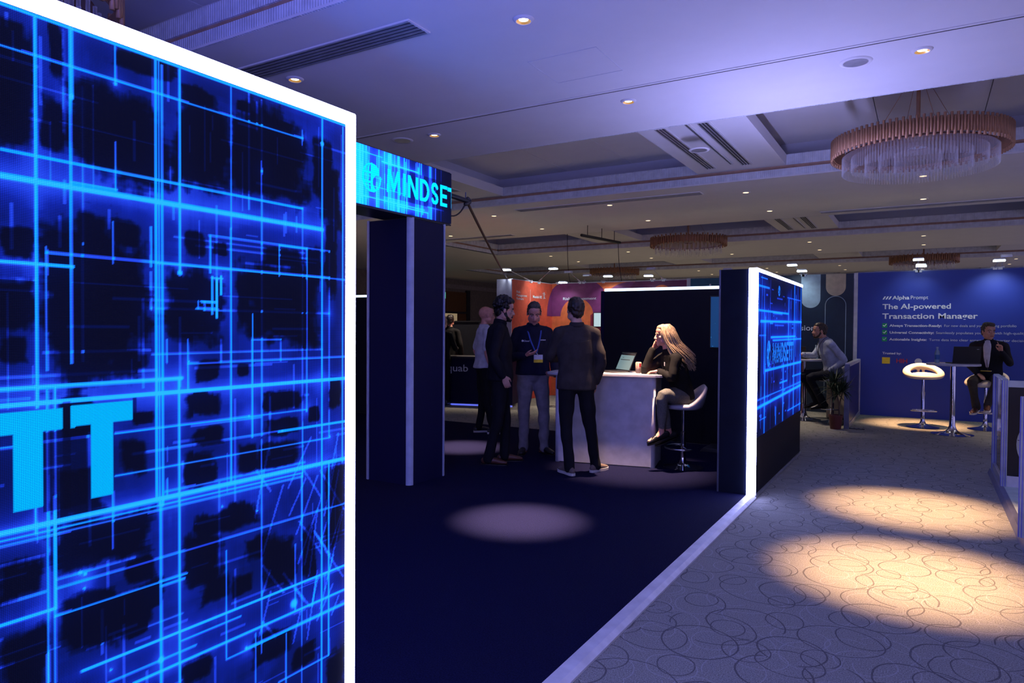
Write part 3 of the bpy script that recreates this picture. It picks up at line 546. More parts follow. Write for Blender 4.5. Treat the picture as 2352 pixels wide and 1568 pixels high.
# ------------------------------------------------------------------ LED walls and booth shell
def led_wall(label, y0, y1, fn, near):
    """wall 0.33 m thick whose picture faces the aisle; white light tube round the picture"""
    t = thing('led_wall', label, 'led display wall', (-1.44, (y0+y1)/2, 0)); X0, X1 = -1.605, XW-.012
    def loc(a, b): return ((a[0]-t.location.x, a[1]-t.location.y, a[2]), (b[0]-t.location.x, b[1]-t.location.y, b[2]))
    G().box(*loc((X0, y0+.012, 0), (X1-.02, y1-.012, 2.045))).build('wall_body', MT['navy_side'], t)
    G().box(*loc((X1-.02, y0+.012, .0), (XW-.004, y1-.012, .53))).build('base_panel', MT['dark_panel'], t)
    e = .036
    g = G()
    yy0, yy1 = y0-t.location.y, y1-t.location.y; zt = 2.053; zb = 2.018
    L = [(yy0, zb), (yy1-e, zb), (yy1-e, .03), (yy1, .03), (yy1, zt), (yy0, zt)] if near else [(yy0, .03), (yy0+e, .03), (yy0+e, zb), (yy1, zb), (yy1, zt), (yy0, zt)]
    g.prism(L, (XW-.075-t.location.x, 0, 0), (0, 1, 0), (0, 0, 1), .078)
    light('AREA', 'ceiling_fill', (XW-.036, (y0+y1)/2, zt+.004), (XW-.036, (y0+y1)/2, 5), L_FILL*(300 if near else 60), (.20, .22, 1) if near else (.36, .36, .9), t, shape='RECTANGLE', size=.06, size_y=y1-y0)  # added fill lamp, apart from the frame's emission; turns the ceiling blue-violet
    g.build('light_frame', MT['strip'], t, bevel=.006)
    G().box(*loc((X0-.003, y0+.008, 0), (X0+.012, y0+.02, 2.045))).build('corner_profile', MT['alu_dark'], t)
    G().box(*loc((X0-.003, y1-.02, 0), (X0+.012, y1-.008, 2.045))).build('corner_profile', MT['alu_dark'], t)
    G().box(*loc((XW-.08, y0-.002, .0), (XW+.012, y1+.002, .03))).build('bottom_profile', MT['alu'], t, bevel=.004)
    if near: G().box(*loc((X0-.008, y0+.1, .5), (X0, y1-.1, 2.0))).build('inner_led_screen', emis('inner_screen_blue', (.015, .05, 1), 9), t)
    add_screen(fn, 'led_screen', XW, t, .0027 if fn is near_led else .017)
    return t
MT['navy_side'] = M('navy_fabric_wall', (.004, .007, .020), .7, spec=.15); MT['alu_dark'] = M('dark_profile', (.12, .13, .2), .35, .6)
led_wall('tall near wall with a glowing blue LED picture framed in white light, filling the left side', -1.27, 1.328, near_led, True)
led_wall('far wall with blue LED picture and lettering, framed in white light, beside the aisle', 6.337, 8.96, far_led, False)

t = thing('hanging_led_banner', 'blue LED banner with cyan lettering above the dark square pillar', 'led banner', (-4.3, 4.2, 2.53))
G().box((-.16, -1.62, 0), (.186, 1.432, .53)).build('housing', MT['black'], t)
G().box((.186, -1.62, -.004), (.196, 1.436, .0105)).build('lower_lip', MT['black'], t)
add_screen(banner_led, 'led_screen', -4.098, t, .018)
# truss tube and cable at the banner's right end
t = thing('truss_tube', 'black tube reaching out from the end of the LED banner', 'truss', (-4.16, 5.64, 2.84))
G().limb([(-.02, -.005, .02), (0, .36, 0)], [.026, .026]).build('tube', MT['black'], t, smooth=True)
G().limb([(0, .33, -.035), (0, .40, -.0), (0, .37, .03)], [.022, .026, .02]).build('clamp', MT['black'], t, smooth=True)
G().limb([(0, .33, 0), (0, .33, .085)], [.006, .006]).build('hanger', MT['alu_dark'], t)
t2 = thing('rigging_cable', 'black cable running from the banner tube down to the stand with the lilac end', 'cable', (-4.16, 6.0, 2.84))
a = Vector((0, 0, -.01)); b = Vector((-3.25, 6.15, -.31)); pts = [a.lerp(b, i/10)-Vector((0, 0, 1.1*(i/10)*(1-i/10)*.12)) for i in range(11)]
G().limb(pts, [.017]*11, n=6).build('cable', MT['black'], t2, smooth=True)
G().limb([(0, -.02, -.02), (0, -.12, -.13), (0, -.24, -.19), (0, -.40, -.2)], [.008]*4, n=6).build('loop', MT['black'], t2, smooth=True)
t = thing('rigging_bar', 'black lighting bar hung under the ceiling before the crystal chandelier', 'lighting bar', (-6.5, 14.9, 3.6))
G().limb([(-.12, -.85, 0), (.12, .8, 0)], [.035, .035]).build('bar', MT['black'], t, smooth=True)
for k in (-.6, 0, .55): G().limb([(k*.15, k, .03), (k*.15, k, ZC-3.6)], [.008, .008]).build('hanger', MT['black'], t)
for (x, y, lab) in ((-7.95, 16.0, 'thin dark hanging cable left of the lighting bar'), (-6.38, 15.6, 'thin dark cable dropping from the right end of the lighting bar')):
    t = thing('hanging_cable', lab, 'cable', (x, y, 2.4)); zt = 3.6 if x > -7 else Z1
    G().limb([(.12, .1, 0), (.04, 0, .6), (0, 0, zt-2.4)], [.008]*3, n=6).build('cable', MT['black'], t)

# dark square pillar under the banner
t = thing('booth_pillar', 'dark navy square pillar with rounded aluminium corners under the LED banner', 'pillar', (-4.385, 5.285, 0)); h = .285
for (a, b) in (((-h+.05, -h+.012, .02), (h-.05, -h+.03, 2.52)), ((-h+.05, h-.03, .02), (h-.05, h-.012, 2.52)), ((-h+.012, -h+.05, .02), (-h+.03, h-.05, 2.52)), ((h-.03, -h+.05, .02), (h-.012, h-.05, 2.52))):
    box('side_panel', a, b, MT['navy_panel'], t)
for sx in (-1, 1):
    for sy in (-1, 1):
        g = G(); c = (sx*(h-.045), sy*(h-.045))
        g.prism([(c[0]+sx*x*.045, c[1]+sy*y*.045) for x, y in [(-.1, 0), (-.1, 1)]+[(math.sin(q), math.cos(q)) for q in np.linspace(0, PI/2, 7)]+[(1, -.1), (0, -.1)]], (0, 0, 0), (1, 0, 0), (0, 1, 0), 2.53)
        g.build('corner_post', MT['post'] if 'post' in MT else MT.setdefault('post', M('satin_post', (.42, .46, .56), .5)), t, smooth=math.radians(40))
box('base_plate', (-h+.02, -h+.02, 0), (h-.02, h-.02, .02), MT['black'], t); box('top_plate', (-h+.02, -h+.02, 2.51), (h-.02, h-.02, 2.528), MT['black'], t)

# booth carpet and its aluminium edge
t = thing('booth_carpet', 'large dark navy carpet of the blue LED stand with silver edging', 'carpet', (-6, 3.3, 0))
box('carpet_field', (-5.5, -6.5+.0, .001), (6-1.335, 5.55, .022), MT['navy'], t)
for (a, b) in ((-6.5, -2.0), (-1.995, 2.7), (2.705, 3.04)):
    G().prism([(0, 0), (.085, 0), (.085, .012), (.06, .03), (0, .03)], (4.66, b, 0), (1, 0, 0), (0, 0, 1), b-a).build('edge_profile', MT['edge_w'] if 'edge_w' in MT else MT.setdefault('edge_w', M('bright_edge', (.8, .8, .84), .45, .2)), t)
# back walls of the booth
def back_wall(label, x0, x1):
    t = thing('booth_back_wall', label, 'partition', ((x0+x1)/2, 9.06, 0)); cx = (x0+x1)/2
    box('panel', (x0-cx+.05, -.06, 0), (x1-cx, .1, 2.03), MT['dark_panel'], t); box('end_profile', (x0-cx, -.065, 0), (x0-cx+.05, .105, 2.035), MT['navy_panel'], t)
    box('light_strip', (x0-cx+.05, -.062, 2.03), (x1-cx, -.02, 2.068), MT['strip_far'], t, bevel=.005); return t
back_wall('dark partition topped by a thin light strip behind the seated woman', -3.93, -1.62)
back_wall('dark partition topped by a light strip, glimpsed left of the pillar', -11.2, -7.7)
t = thing('wall_screen', 'upright blue wall screen on the dark partition behind the woman', 'screen', (-2.1, 8.99, 1.6))
box('casing', (-.29, -.02, -.34), (.29, .005, .34), MT['black'], t, bevel=.004)
sm = M('starry_screen', (.01, .02, .03), .3); nt = sm.node_tree; b = nt.nodes['Principled BSDF']; tc = node(nt, 'TexCoord'); v = node(nt, 'TexVoronoi'); v.inputs['Scale'].default_value = 16; nt.links.new(tc.outputs['Object'], v.inputs['Vector'])
l = math_(nt, 'LESS_THAN', v.outputs['Distance'], .09); mxn = node(nt, 'Mix', data_type='RGBA'); nt.links.new(l, mxn.inputs[0]); mxn.inputs[6].default_value = (.002, .04, .15, 1); mxn.inputs[7].default_value = (.05, .3, .6, 1); nt.links.new(mxn.outputs[2], b.inputs['Emission Color']); b.inputs['Emission Strength'].default_value = 1
box('display', (-.275, -.024, -.325), (.275, -.018, .325), sm, t)
t = thing('floor_box', 'low grey box on the floor behind the bar stool, by the LED wall', 'box', (-2.0, 8.5, .022))
G().prism([(-.32, 0), (.3, 0), (.3, .05), (-.28, .05)], (0, .2, 0), (1, 0, 0), (0, 0, 1), .4).build('box_shell', MT['graph'], t, bevel=.01)
G().limb([(.3, 0, .02), (.36, .05, .012), (.37, .3, .01)], [.008]*3, n=6).build('cord', MT['black'], t)

# ------------------------------------------------------------------ counter, laptop, can
CR = math.radians(12); cc = Vector((-3.03, 7.18, .022)); t = thing('reception_counter', 'white reception counter with rounded posts in front of the dark partition', 'counter', cc, CR)
box('front_panel', (-.52, -.27, .01), (.52, -.255, .97), MT['white'], t); box('back_panel', (-.52, .255, .01), (.52, .27, .97), MT['white'], t)
box('side_panel', (-.55, -.24, .01), (-.535, .24, .97), MT['white'], t); box('side_panel', (.535, -.24, .01), (.55, .24, .97), MT['white'], t)
for sx in (-1, 1):
    for sy in (-1, 1): G().limb([(sx*.52, sy*.24, 0), (sx*.52, sy*.24, .97)], [.032, .032], n=16, cap=False).build('corner_post', MT['alu_white'], t, smooth=True)
box('plinth', (-.53, -.262, .0), (.53, .262, .012), MT['graph'], t)
def rrect(x, y, r, n=6):
    return [(sx*(x-r)+r*math.cos(q0+q), sy*(y-r)+r*math.sin(q0+q)) for sx, sy, q0 in ((1, 1, 0), (-1, 1, PI/2), (-1, -1, PI), (1, -1, 3*PI/2)) for q in np.linspace(0, PI/2, n)]
G().prism(rrect(.665, .33, .16), (0, 0, .968), (1, 0, 0), (0, 1, 0), .028).build('worktop', MT['top'] if 'top' in MT else MT.setdefault('top', M('pale_worktop', (.72, .68, .66), .35)), t, bevel=.004)
CZ = cc.z+.996
def laptop(label, loc, rz, open_deg, w=.33, d=.23, screen=None, dark=True):
    t = thing('laptop', label, 'laptop', loc, rz); cs = MT['graph'] if not dark else MT['black']
    G().prism(rrect(w/2, d/2, .012, 3), (0, 0, 0), (1, 0, 0), (0, 1, 0), .014).build('keyboard_base', MT['graph'], t)
    k = G()
    for i in range(12):
        for j in range(4): k.box((-w/2+.025+i*.0235, -.01+j*.021, .0135), (-w/2+.045+i*.0235, .007+j*.021, .0155))
    k.build('keys', MT['black'], t)
    R = Matrix.Rotation(math.radians(90-open_deg), 3, 'X'); 
    lid = G().box((-w/2, 0, 0), (w/2, .007, d), R, (0, d/2, .012)).build('lid', cs, t, bevel=.002)
    sc = G().box((-w/2+.01, -.0012, .014), (w/2-.01, 0, d-.014), R, (0, d/2, .012)).build('display', screen or MT['black'], lid)
    return t, R
scm = M('laptop_page', (.05, .07, .07), .3, emit=(.20, .31, .33), es=.8)
t, R = laptop('open dark laptop with a pale grey page on the white counter', (cc.x+.02, cc.y+.06, CZ), CR+math.radians(-52), 114, screen=scm)
g = G().box((-.155, -.0016, .19), (.155, -.0011, .215), R, (0, .115, .012)).box((-.13, -.0017, .13), (.09, -.0011, .137), R, (0, .115, .012)).box((-.1, -.0017, .158), (-.07, -.0011, .162), R, (0, .115, .012)).build('page_bars', MT['graph'], t)
t = thing('drinks_can', 'cream and red drinks can standing on the white counter', 'drinks can', (cc.x+.335, cc.y+.03, CZ))
G().lathe([(0, .004), (.024, 0), (.033, .012), (.033, .112), (.026, .122), (.024, .122), (.023, .118), (0, .118)], 28).build('can_body', M('can_print', (.80, .62, .42), .35, .2), t, smooth=math.radians(50))
def can_patch(a0, a1, z0, z1):
    v = []; f = []; n = 6
    for i in range(n+1):
        a = math.radians(a0+(a1-a0)*i/n); v += [(.0335*math.cos(a), .0335*math.sin(a), z0), (.0335*math.cos(a), .0335*math.sin(a), z1)]
    for i in range(n): f.append((2*i, 2*i+2, 2*i+3, 2*i+1))
    gg = G(); gg.add(v, f); return gg
can_patch(-58, -8, .068, .108).build('red_patch', MT['red'], t)
g = G(); 
for a in (can_patch(-98, -94, .07, .104), can_patch(-80, -76, .076, .098), can_patch(-98, -80, .066, .070), can_patch(-98, -80, .103, .107), can_patch(-50, -46, .035, .05), can_patch(-75, -50, .045, .048)): g.add(a.v, a.f)
g.build('print_marks', MT['red'], t); G().box((-.008, -.004, .119), (.01, .004, .121)).build('pull_tab', MT['alu'], t)

# ------------------------------------------------------------------ stools and tables
def stool(label, loc, rz, seat_mat, sh, group=None, ring=.23):
    t = thing('bar_stool', label, 'bar stool', loc, rz, group)
    G().lathe([(0, 0), (.205, 0), (.21, .006), (.17, .014), (.09, .03), (.045, .05), (.03, .085), (.028, .11), (0, .11)], 40).build('base', MT['chrome'], t, smooth=math.radians(60))
    G().lathe([(.028, .1), (.028, sh-.28), (.019, sh-.27), (.019, sh-.03)], 20).build('column', MT['chrome'], t, smooth=math.radians(40))
    g = G(); pts = [(.19*math.cos(a), .02+.17*math.sin(a), ring) for a in np.linspace(-.35, PI+.35, 14)]; g.limb(pts, [.011]*14, n=8); g.limb([(-.17, 0, ring), (.17, 0, ring)], [.009, .009], n=8); g.build('footrest', MT['chrome'], t, smooth=True)
    # bucket seat: shell rising at the back with an opening
    V = []; F = []; N = 36; prof = 9
    def surf(a, q, off):
        back = max(0, -math.sin(a)); r = .20+.02*abs(math.cos(a)); u = q/(prof-1)
        rr_ = r*min(1, u*1.5)+.03*max(0, u-.66)*3*(.35+back); z = sh-.035+.012*u+(max(0, u-.5)*2)**1.6*(.03+.20*back**1.3); return Vector((rr_*math.cos(a)*(1-off*.1), rr_*math.sin(a)*(1-off*.1), z+off*.028))
    for off in (0, 1):
        for i in range(N):
            for q in range(prof): V.append(surf(2*PI*i/N, q, off))
    o = N*prof
    for i in range(N):
        j = (i+1) % N
        for q in range(prof-1): F += [(i*prof+q, i*prof+q+1, j*prof+q+1, j*prof+q), (o+i*prof+q, o+j*prof+q, o+j*prof+q+1, o+i*prof+q+1)]
        F.append((i*prof+prof-1, o+i*prof+prof-1, o+j*prof+prof-1, j*prof+prof-1))
    s = mesh_arr('seat', V, F, seat_mat, t); return t
ws = stool('grey shell bar stool with chrome base under the blonde woman', (-2.2, 7.26, .022), math.radians(121), MT['grey_seat'], .66, ring=.215)
def ring_stool(label, loc, rz, sh=.78, ht=0):
    t = thing('bar_stool', label, 'bar stool', loc, rz)
    G().lathe([(0, 0), (.225, 0), (.23, .006), (.18, .015), (.09, .035), (.045, .06), (.03, .1), (.028, .13), (0, .13)], 40).build('base', MT['chrome'], t, smooth=math.radians(60))
    G().lathe([(.028, .12), (.028, sh-.25), (.02, sh-.24), (.02, sh-.02)], 20).build('column', MT['chrome'], t, smooth=math.radians(40))
    g = G(); g.limb([(-.16, .02, .27), (-.16, .12, .27), (0, .17, .27), (.16, .12, .27), (.16, .02, .27)], [.014]*5, n=8); g.limb([(-.16, .02, .27), (.16, .02, .27)], [.012, .012], n=8); g.build('footrest', MT['chrome'], t, smooth=True)
    # round tub: cushion plus a wrap-around back that leaves a slot
    c = G(); c.ell((0, .02, sh+.01), (.215, .21, .05), n=24); cu = fuse(c, 'seat_cushion', MT['cream'], t, .012, 2)
    b_ = G(); n = 19; pts = []; rad = []
    for i in range(n):
        a = 2*PI*i/(n-1)-PI/2; bk = (1-math.sin(a))/2; pts.append((.232*math.cos(a), .02+.215*math.sin(a)-.035*bk, sh-.005+.15*bk**1.5)); rad.append((.034+.016*bk, .040+.030*bk))
    b_.limb(pts[:-1]+[pts[0]], rad, n=14, sub=2, side=(0, 0, 1), cap=False); b_.limb([(-.05, -.2, sh-.02), (-.03, -.225, sh+.1)], [.02, .02]); b_.limb([(.05, -.2, sh-.02), (.03, -.225, sh+.1)], [.02, .02]); fuse(b_, 'wraparound_back', MT['cream'], t, .011, 2)
    G().lathe([(0, sh-.05), (.13, sh-.05), (.16, sh-.03), (0, sh-.03)], 28).build('seat_pan', MT['graph'], t); return t
ring_stool('empty cream ring-backed bar stool lit by a warm pool before the blue wall', (.0, 12.5, 0), math.radians(180+10), .80)
ring_stool('cream bar stool beneath the seated man in the dark suit', (.82, 12.72, 0), math.radians(150), .70)
def bar_table(label, loc, top, h=1.03, slab=True):
    t = thing('bar_table', label, 'bar table', loc)
    G().lathe([(0, 0), (.265, 0), (.27, .006), (.2, .016), (.1, .04), (.06, .07), (.04, .13), (.036, .3), (.034, h-.04), (.055, h-.03), (0, h-.03)], 40).build('pedestal', MT['chrome'], t, smooth=math.radians(60))
    G().prism([(top*math.cos(a), top*math.sin(a)) for a in np.linspace(0, 2*PI, 49)[:-1]], (0, 0, h-.03), (1, 0, 0), (0, 1, 0), .03).build('tabletop', MT['white'], t, bevel=.006); return t
bar_table('round white bar table with dark laptop and bottle before the blue wall', (.37, 11.86, 0), .34, 1.035)
bar_table('white bar table beside the seated man in the pale blue shirt', (-1.72, 12.45, 0), .30, 1.02)
t, R = laptop('black laptop seen from behind on the round bar table', (.48, 11.92, 1.035), math.radians(180+20), 100, .36, .24)
for x in (-.15,): G().box((-.15, .0072, .2), (-.12, .008, .205), R, (0, .12, .012)).build('lid_mark', MT['alu'], t)
def bottle(label, loc):
    t = thing('water_bottle', label, 'bottle', loc)
    bm_ = M('bottle_glass', (.25, .4, .5), .1, spec=.8)
    G().lathe([(0, 0), (.03, 0), (.034, .01), (.034, .14), (.028, .17), (.014, .2), (.013, .215), (0, .215)], 24).build('bottle_body', MT['btl'] if 'btl' in MT else MT.setdefault('btl', bm_), t, smooth=True)
    G().lathe([(.0345, .05), (.0345, .12)], 24).build('bottle_label', MT['lbl'] if 'lbl' in MT else MT.setdefault('lbl', M('blue_label', (.02, .12, .35), .5)), t, smooth=True)
    G().lathe([(0, .235), (.015, .235), (.016, .21), (0, .21)], 16).build('cap', MT['pale_blue'], t)
bottle('water bottle with blue label on the round bar table', (.17, 11.92, 1.035)); bottle('small blue water bottle on the bar table before the man in blue shirt', (-1.56, 12.58, 1.02))
t, R = laptop('dark laptop on the bar table of the man in the blue shirt', (-1.80, 12.50, 1.02), math.radians(170), 100, .28, .20)

# ------------------------------------------------------------------ exhibition stands of the back row (printed walls at y = 13.75)
YW = 13.75
def arc_poly(cx, cz, ro, ri, a0, a1, n=28):
    o = [(cx+ro*math.cos(math.radians(a0+(a1-a0)*i/n)), cz+ro*math.sin(math.radians(a0+(a1-a0)*i/n))) for i in range(n+1)]
    if ri <= 0: return o
    return o+[(cx+ri*math.cos(math.radians(a1+(a0-a1)*i/n)), cz+ri*math.sin(math.radians(a1+(a0-a1)*i/n))) for i in range(n+1)]
def clip(p, x0, x1, z0, z1):
    for ax, v, s in ((0, x0, 1), (0, x1, -1), (1, z0, 1), (1, z1, -1)):
        o = []
        for i in range(len(p)):
            a, b = p[i-1], p[i]; ia = (a[ax]-v)*s >= 0; ib = (b[ax]-v)*s >= 0
            if ia != ib:
                k = (v-a[ax])/(b[ax]-a[ax]); o.append((a[0]+(b[0]-a[0])*k, a[1]+(b[1]-a[1])*k))
            if ib: o.append(b)
        p = o
        if not p: break
    return p
def shape_y(name, pts, lev, mat, t, y=YW):     # printed shape on a wall facing -Y
    return G().prism([(a-t.location.x, b) for a, b in pts], (0, y-t.location.y-.0015*lev, 0), (1, 0, 0), (0, 0, 1), .001).build(name, mat, t)
def shape_x(name, pts, lev, mat, t, x):        # printed shape on a wall facing +X
    return G().prism([(a-t.location.y, b) for a, b in pts], (x-t.location.x+.0015*lev, 0, 0), (0, 1, 0), (0, 0, 1), .001).build(name, mat, t)
# blue stand
t = thing('exhibition_wall', 'wide royal blue printed wall with white slogan and green ticks', 'exhibition wall', (1.5, YW, 0))
box('panel', (-2.53, 0, 0), (3.6, .08, 2.53), MT['alpha'], t); box('edge_profile', (-2.59, -.012, 0), (-2.53, .09, 2.535), MT['white'], t); box('top_profile', (-2.53, -.006, 2.53), (3.6, .086, 2.545), MT['alu_dark'], t)
def ta(s, x0, x1, z0, zc, bold=0, mat='txt'): o = text_fit(s, x0-1.5, z0, x1-1.5, zc, -.003, MT[mat], t, bold); return o
for k in range(3): G().prism([(-.64+k*.045, 2.052+.0), (-.615+k*.045, 2.052), (-.585+k*.045, 2.105), (-.61+k*.045, 2.105)], (-1.5, -.003, 0), (1, 0, 0), (0, 0, 1), .001).build('emblem', MT['txt'], t)
ta('Alpha', -.486, -.225, 2.05, 2.115, .02); ta('Prompt', -.215, .044, 2.05, 2.115)
ta('The AI-powered', -.638, .379, 1.885, 1.975, .018); ta('Transaction Manager', -.638, .759, 1.715, 1.81, .018)
for z, a, xa, b, xb in ((1.575, 'Always Transaction-Ready:', .255, 'For new deals and your existing portfolio', 1.275), (1.455, 'Universal Connectivity:', .14, 'Seamlessly populates your data with high-quality', 1.40), (1.335, 'Actionable Insights:', .04, 'Turns data into clear answers for smarter decisions', 1.46)):
    ta(a, -.522, xa, z, z+.042, .03); ta(b, xa+.03, xb, z, z+.042, 0, 'offwhite_txt')
    G().box((-.637-1.5, -.004, z-.018), (-.56-1.5, -.002, z+.06)).build('tick_box', MT['green'], t); G().limb([(-.62-1.5, -.006, z+.022), (-.605-1.5, -.006, z+.005), (-.575-1.5, -.006, z+.042)], [.006]*3, n=6, sub=1).build('tick', MT['txt'], t)
ta('Trusted by:', -.627, -.337, 1.092, 1.13, .025)
G().box((-.631-1.5, -.004, .925), (-.508-1.5, -.002, 1.037)).build('yellow_logo', MT['yellow'], t)
ta('HIH', -.416, -.25, .945, 1.02, .02, 'red'); G().prism(arc_poly(-.08, .975, .055, 0, 0, 360), (-1.5, -.003, 0), (1, 0, 0), (0, 0, 1), .001).build('grey_logo', MT['offwhite_txt'], t)
# teal stand
t = thing('exhibition_wall', 'dark teal printed wall with pale pill shapes behind the man in blue shirt', 'exhibition wall', (-2.4, YW, 0))
box('panel', (-.54, 0, 0), (1.30, .08, 2.53), MT['equi'], t); box('edge_profile', (1.30, -.012, 0), (1.305, .0, 2.53), MT['alu_dark'], t)
shape_y('pale_blue_pill', [(-1.975, 2.53), (-1.975, 2.08)]+[(-1.81+.165*math.cos(a), 2.08+.165*math.sin(a)) for a in np.linspace(PI, 2*PI, 20)]+[(-1.645, 2.53)], 1, MT['pale_blue'], t)
shape_y('pale_gold_pill', [(-1.555, 2.53), (-1.555, 2.295)]+[(-1.39+.165*math.cos(a), 2.295+.165*math.sin(a)) for a in np.linspace(PI, 2*PI, 20)]+[(-1.225, 2.53)], 1, MT['pale_gold'], t)
g = G(); P = [(-1.56, .35), (-1.56, 1.96)]+[(-1.39+.17*math.cos(a), 1.96+.165*math.sin(a)) for a in np.linspace(PI, 0, 20)]+[(-1.22, .35)]
g.limb([(x+2.4, -.003, z) for x, z in P], [.006]*len(P), n=6, sub=1); g.build('arch_outline', MT['pale_blue'], t)
text_fit('isions', -2.02+2.4, 1.50, -1.672+2.4, 1.60, -.003, MT['txt'], t, .01); text_fit('g', -2.0+2.4, 1.645, -1.955+2.4, 1.74, -.003, MT['txt'], t, .01)
t = thing('side_cabinet', 'cream cabinet standing behind the tall plant stems', 'cabinet', (-1.24, 12.95, 0))
box('cabinet_body', (-.17, -.18, .02), (.14, .18, .76), MT['pale_gold'], t, bevel=.008); box('plinth', (-.15, -.16, 0), (.12, .16, .02), MT['black'], t)
# strip of blue wall seen above the woman
t = thing('exhibition_wall', 'deep teal printed wall peeping above the dark partition', 'exhibition wall', (-3.3, YW, 0))
box('panel', (-.755, 0, 0), (.35, .08, 2.525), MT['teal'], t); box('edge_profile', (-.83, -.012, 0), (-.755, .09, 2.535), MT['white'], t)
for x in (-.36, -.05): G().prism(arc_poly(x, 2.39, .02, 0, 0, 360), (0, -.003, 0), (1, 0, 0), (0, 0, 1), .001).build('dot_print', MT['txt'], t)
# orange and purple stand
XO = -7.2
t = thing('exhibition_wall', 'crimson and orange printed wall with purple arches behind the standing men', 'exhibition wall', (-5.6, YW, 0))
box('rear_panel', (-1.6, 0, 0), (1.47, .08, 2.505), MT['magenta'], t); box('side_panel', (-1.65, -1.75, 0), (-1.6, 0, 2.5), MT['orange'], t)
box('white_end_panel', (-1.95, -1.78, 0), (-1.6, -1.75, 2.505), M('lilac_end', (.55, .5, .62), .5), t); box('top_profile', (-1.6, -.01, 2.505), (1.47, .09, 2.52), MT['alu_white'], t); box('top_profile', (-1.655, -1.75, 2.5), (-1.59, 0, 2.512), MT['alu_white'], t)
cx, cz = -6.58, 1.78
shape_y('orange_field', clip([(-7.199, 0), (-6.4, 0), (-6.1, 1.9), (-6.0, 2.2), (-5.75, 2.504), (-7.199, 2.504)], -7.199, -5, 0, 2.504), 1, MT['tang'], t)
shape_y('crimson_field', [(-6.25, 0), (-5.9, 0), (-5.9, 2.05), (-6.25, 1.8)], 1.6, MT['magenta'], t)
shape_y('purple_arch', clip(arc_poly(cx, cz, .86, .40, 0, 180), -7.199, -5.7, 0, 2.504), 2, MT['purple'], t)
shape_x('purple_leg', clip(arc_poly(YW+.62, cz, .86, .40, 90, 180), 12, YW-.001, cz, 2.499), 2, MT['purple'], t, XO)
shape_y('orange_arch', clip(arc_poly(-5.6, 1.9, .75, .2, 0, 180), -5.95, -4.2, 2.0, 2.504), 2.5, MT['tang'], t)
shape_y('purple_arch', clip(arc_poly(-5.35, 1.75, .75, .0, 0, 180), -6.1, -4.15, 1.5, 2.504), 3, MT['purple'], t)
shape_y('purple_arch', clip(arc_poly(-4.7, 1.9, .8, .0, 0, 180), -5.4, -4.14, 1.5, 2.504), 3.5, M('plum_print', (.16, .025, .10), .6), t)
shape_y('orange_disc', arc_poly(-4.65, 2.2, .22, 0, 0, 360), 4, MT['tang'], t)
shape_y('purple_disc', arc_poly(-6.62, .98, .3, 0, 0, 360), 2, MT['purple'], t)
tx = lambda s, a0, a1, z0, zc, b=0: text_fit(s, a0-YW, z0, a1-YW, zc, XO+5.6+.003, MT['txt'], t, b, face='+X')
tx('Risk', 12.17, 12.32, 2.235, 2.285); tx('Management', 12.17, 12.60, 2.165, 2.215); tx('Partners', 12.17, 12.46, 2.095, 2.145)
G().box((-1.6, 12.75-YW, 2.075), (-1.597, 12.757-YW, 2.33)).build('rule', MT['txt'], t)
tx('Munich RE', 12.86, 13.26, 2.16, 2.215, .025)
for k in range(5): G().limb([(-1.596, 13.33-YW+.03*math.sin(k), 2.16+k*.028), (-1.596, 13.40-YW+.02*math.cos(k*2), 2.17+k*.028), (-1.596, 13.36-YW, 2.185+k*.028)], [.008]*3, n=6, sub=1).build('crest', MT['txt'], t)
text_fit('Risk Management', -6.925+5.6, 2.14, -6.12+5.6, 2.20, -.012, MT['txt'], t, .005)
t = thing('wall_monitor', 'small white screen on the crimson wall at the partition edge', 'monitor', (-5.93, YW-.03, 1.7))
box('casing', (-.23, -.02, -.16), (.23, .02, .16), MT['black'], t); box('display', (-.215, -.024, -.145), (.215, -.02, .145), M('white_page', (.1, .1, .1), .3, emit=(.45, .6, .65), es=1), t)
# arm lights
def arm_light(label, x, y, z, hx, hy, hz, e=14, lit=True, tgt=None, grp=None):
    t = thing('arm_light', label, 'spotlight', (x, y, z), 0, grp)
    G().box((-.03, -.02, -.03), (.03, .05, .012)).limb([(-.05, .0, .012), (.05, .0, .012)], [.012, .012], n=8).build('clamp', MT['alu_white'], t)
    G().limb([(0, 0, .01), (hx*.25, hy*.25, hz*.3)], [(.017, .017), (.012, .012)], n=8).limb([(hx*.2, hy*.2, hz*.25), (hx*.95, hy*.95, hz*.97)], [.006, .006], n=8).build('arm', MT['alu'], t, smooth=True)
    g = G().box((hx-.075, hy-.055, hz-.012), (hx+.075, hy+.055, hz+.012)); g.build('lamp_head', MT['alu_white'], t, bevel=.006)
    box('lens', (hx-.078, hy-.058, hz-.034), (hx+.078, hy+.058, hz-.012), MT['cold'] if lit else MT['alu'], t)
    if lit and e:
        tg = tgt or (x+hx*.6, y+.0, z-.9); light('SPOT', 'arm_light_beam', (x+hx, y+hy, z+hz-.03), tg, e*L_ARM, (.75, .9, 1), t, spot_size=math.radians(110), spot_blend=.9, shadow_soft_size=.05)
arm_light('warm-tinted arm light reaching left above the lilac end panel', -7.2, 12.75, 2.5, -.05, -.9, .20, 14, tgt=(-7.2, 12.6, 1.8))
arm_light('lit arm light above the crest lettering on the orange panel', -7.2, 13.1, 2.5, .60, -.45, .26, 80, tgt=(-7.25, 13.1, 1.9))
arm_light('unlit arm light standing tall above the purple arch', -6.5, YW, 2.52, -.12, -.35, .22, 0, False)
arm_light('small arm light low behind the corner of the orange panel', -7.05, YW, 2.52, .32, -.4, .0, 25)
arm_light('bright arm light right of the purple arch, its lamp flaring', -5.95, YW, 2.52, .28, -.42, .10, 80)
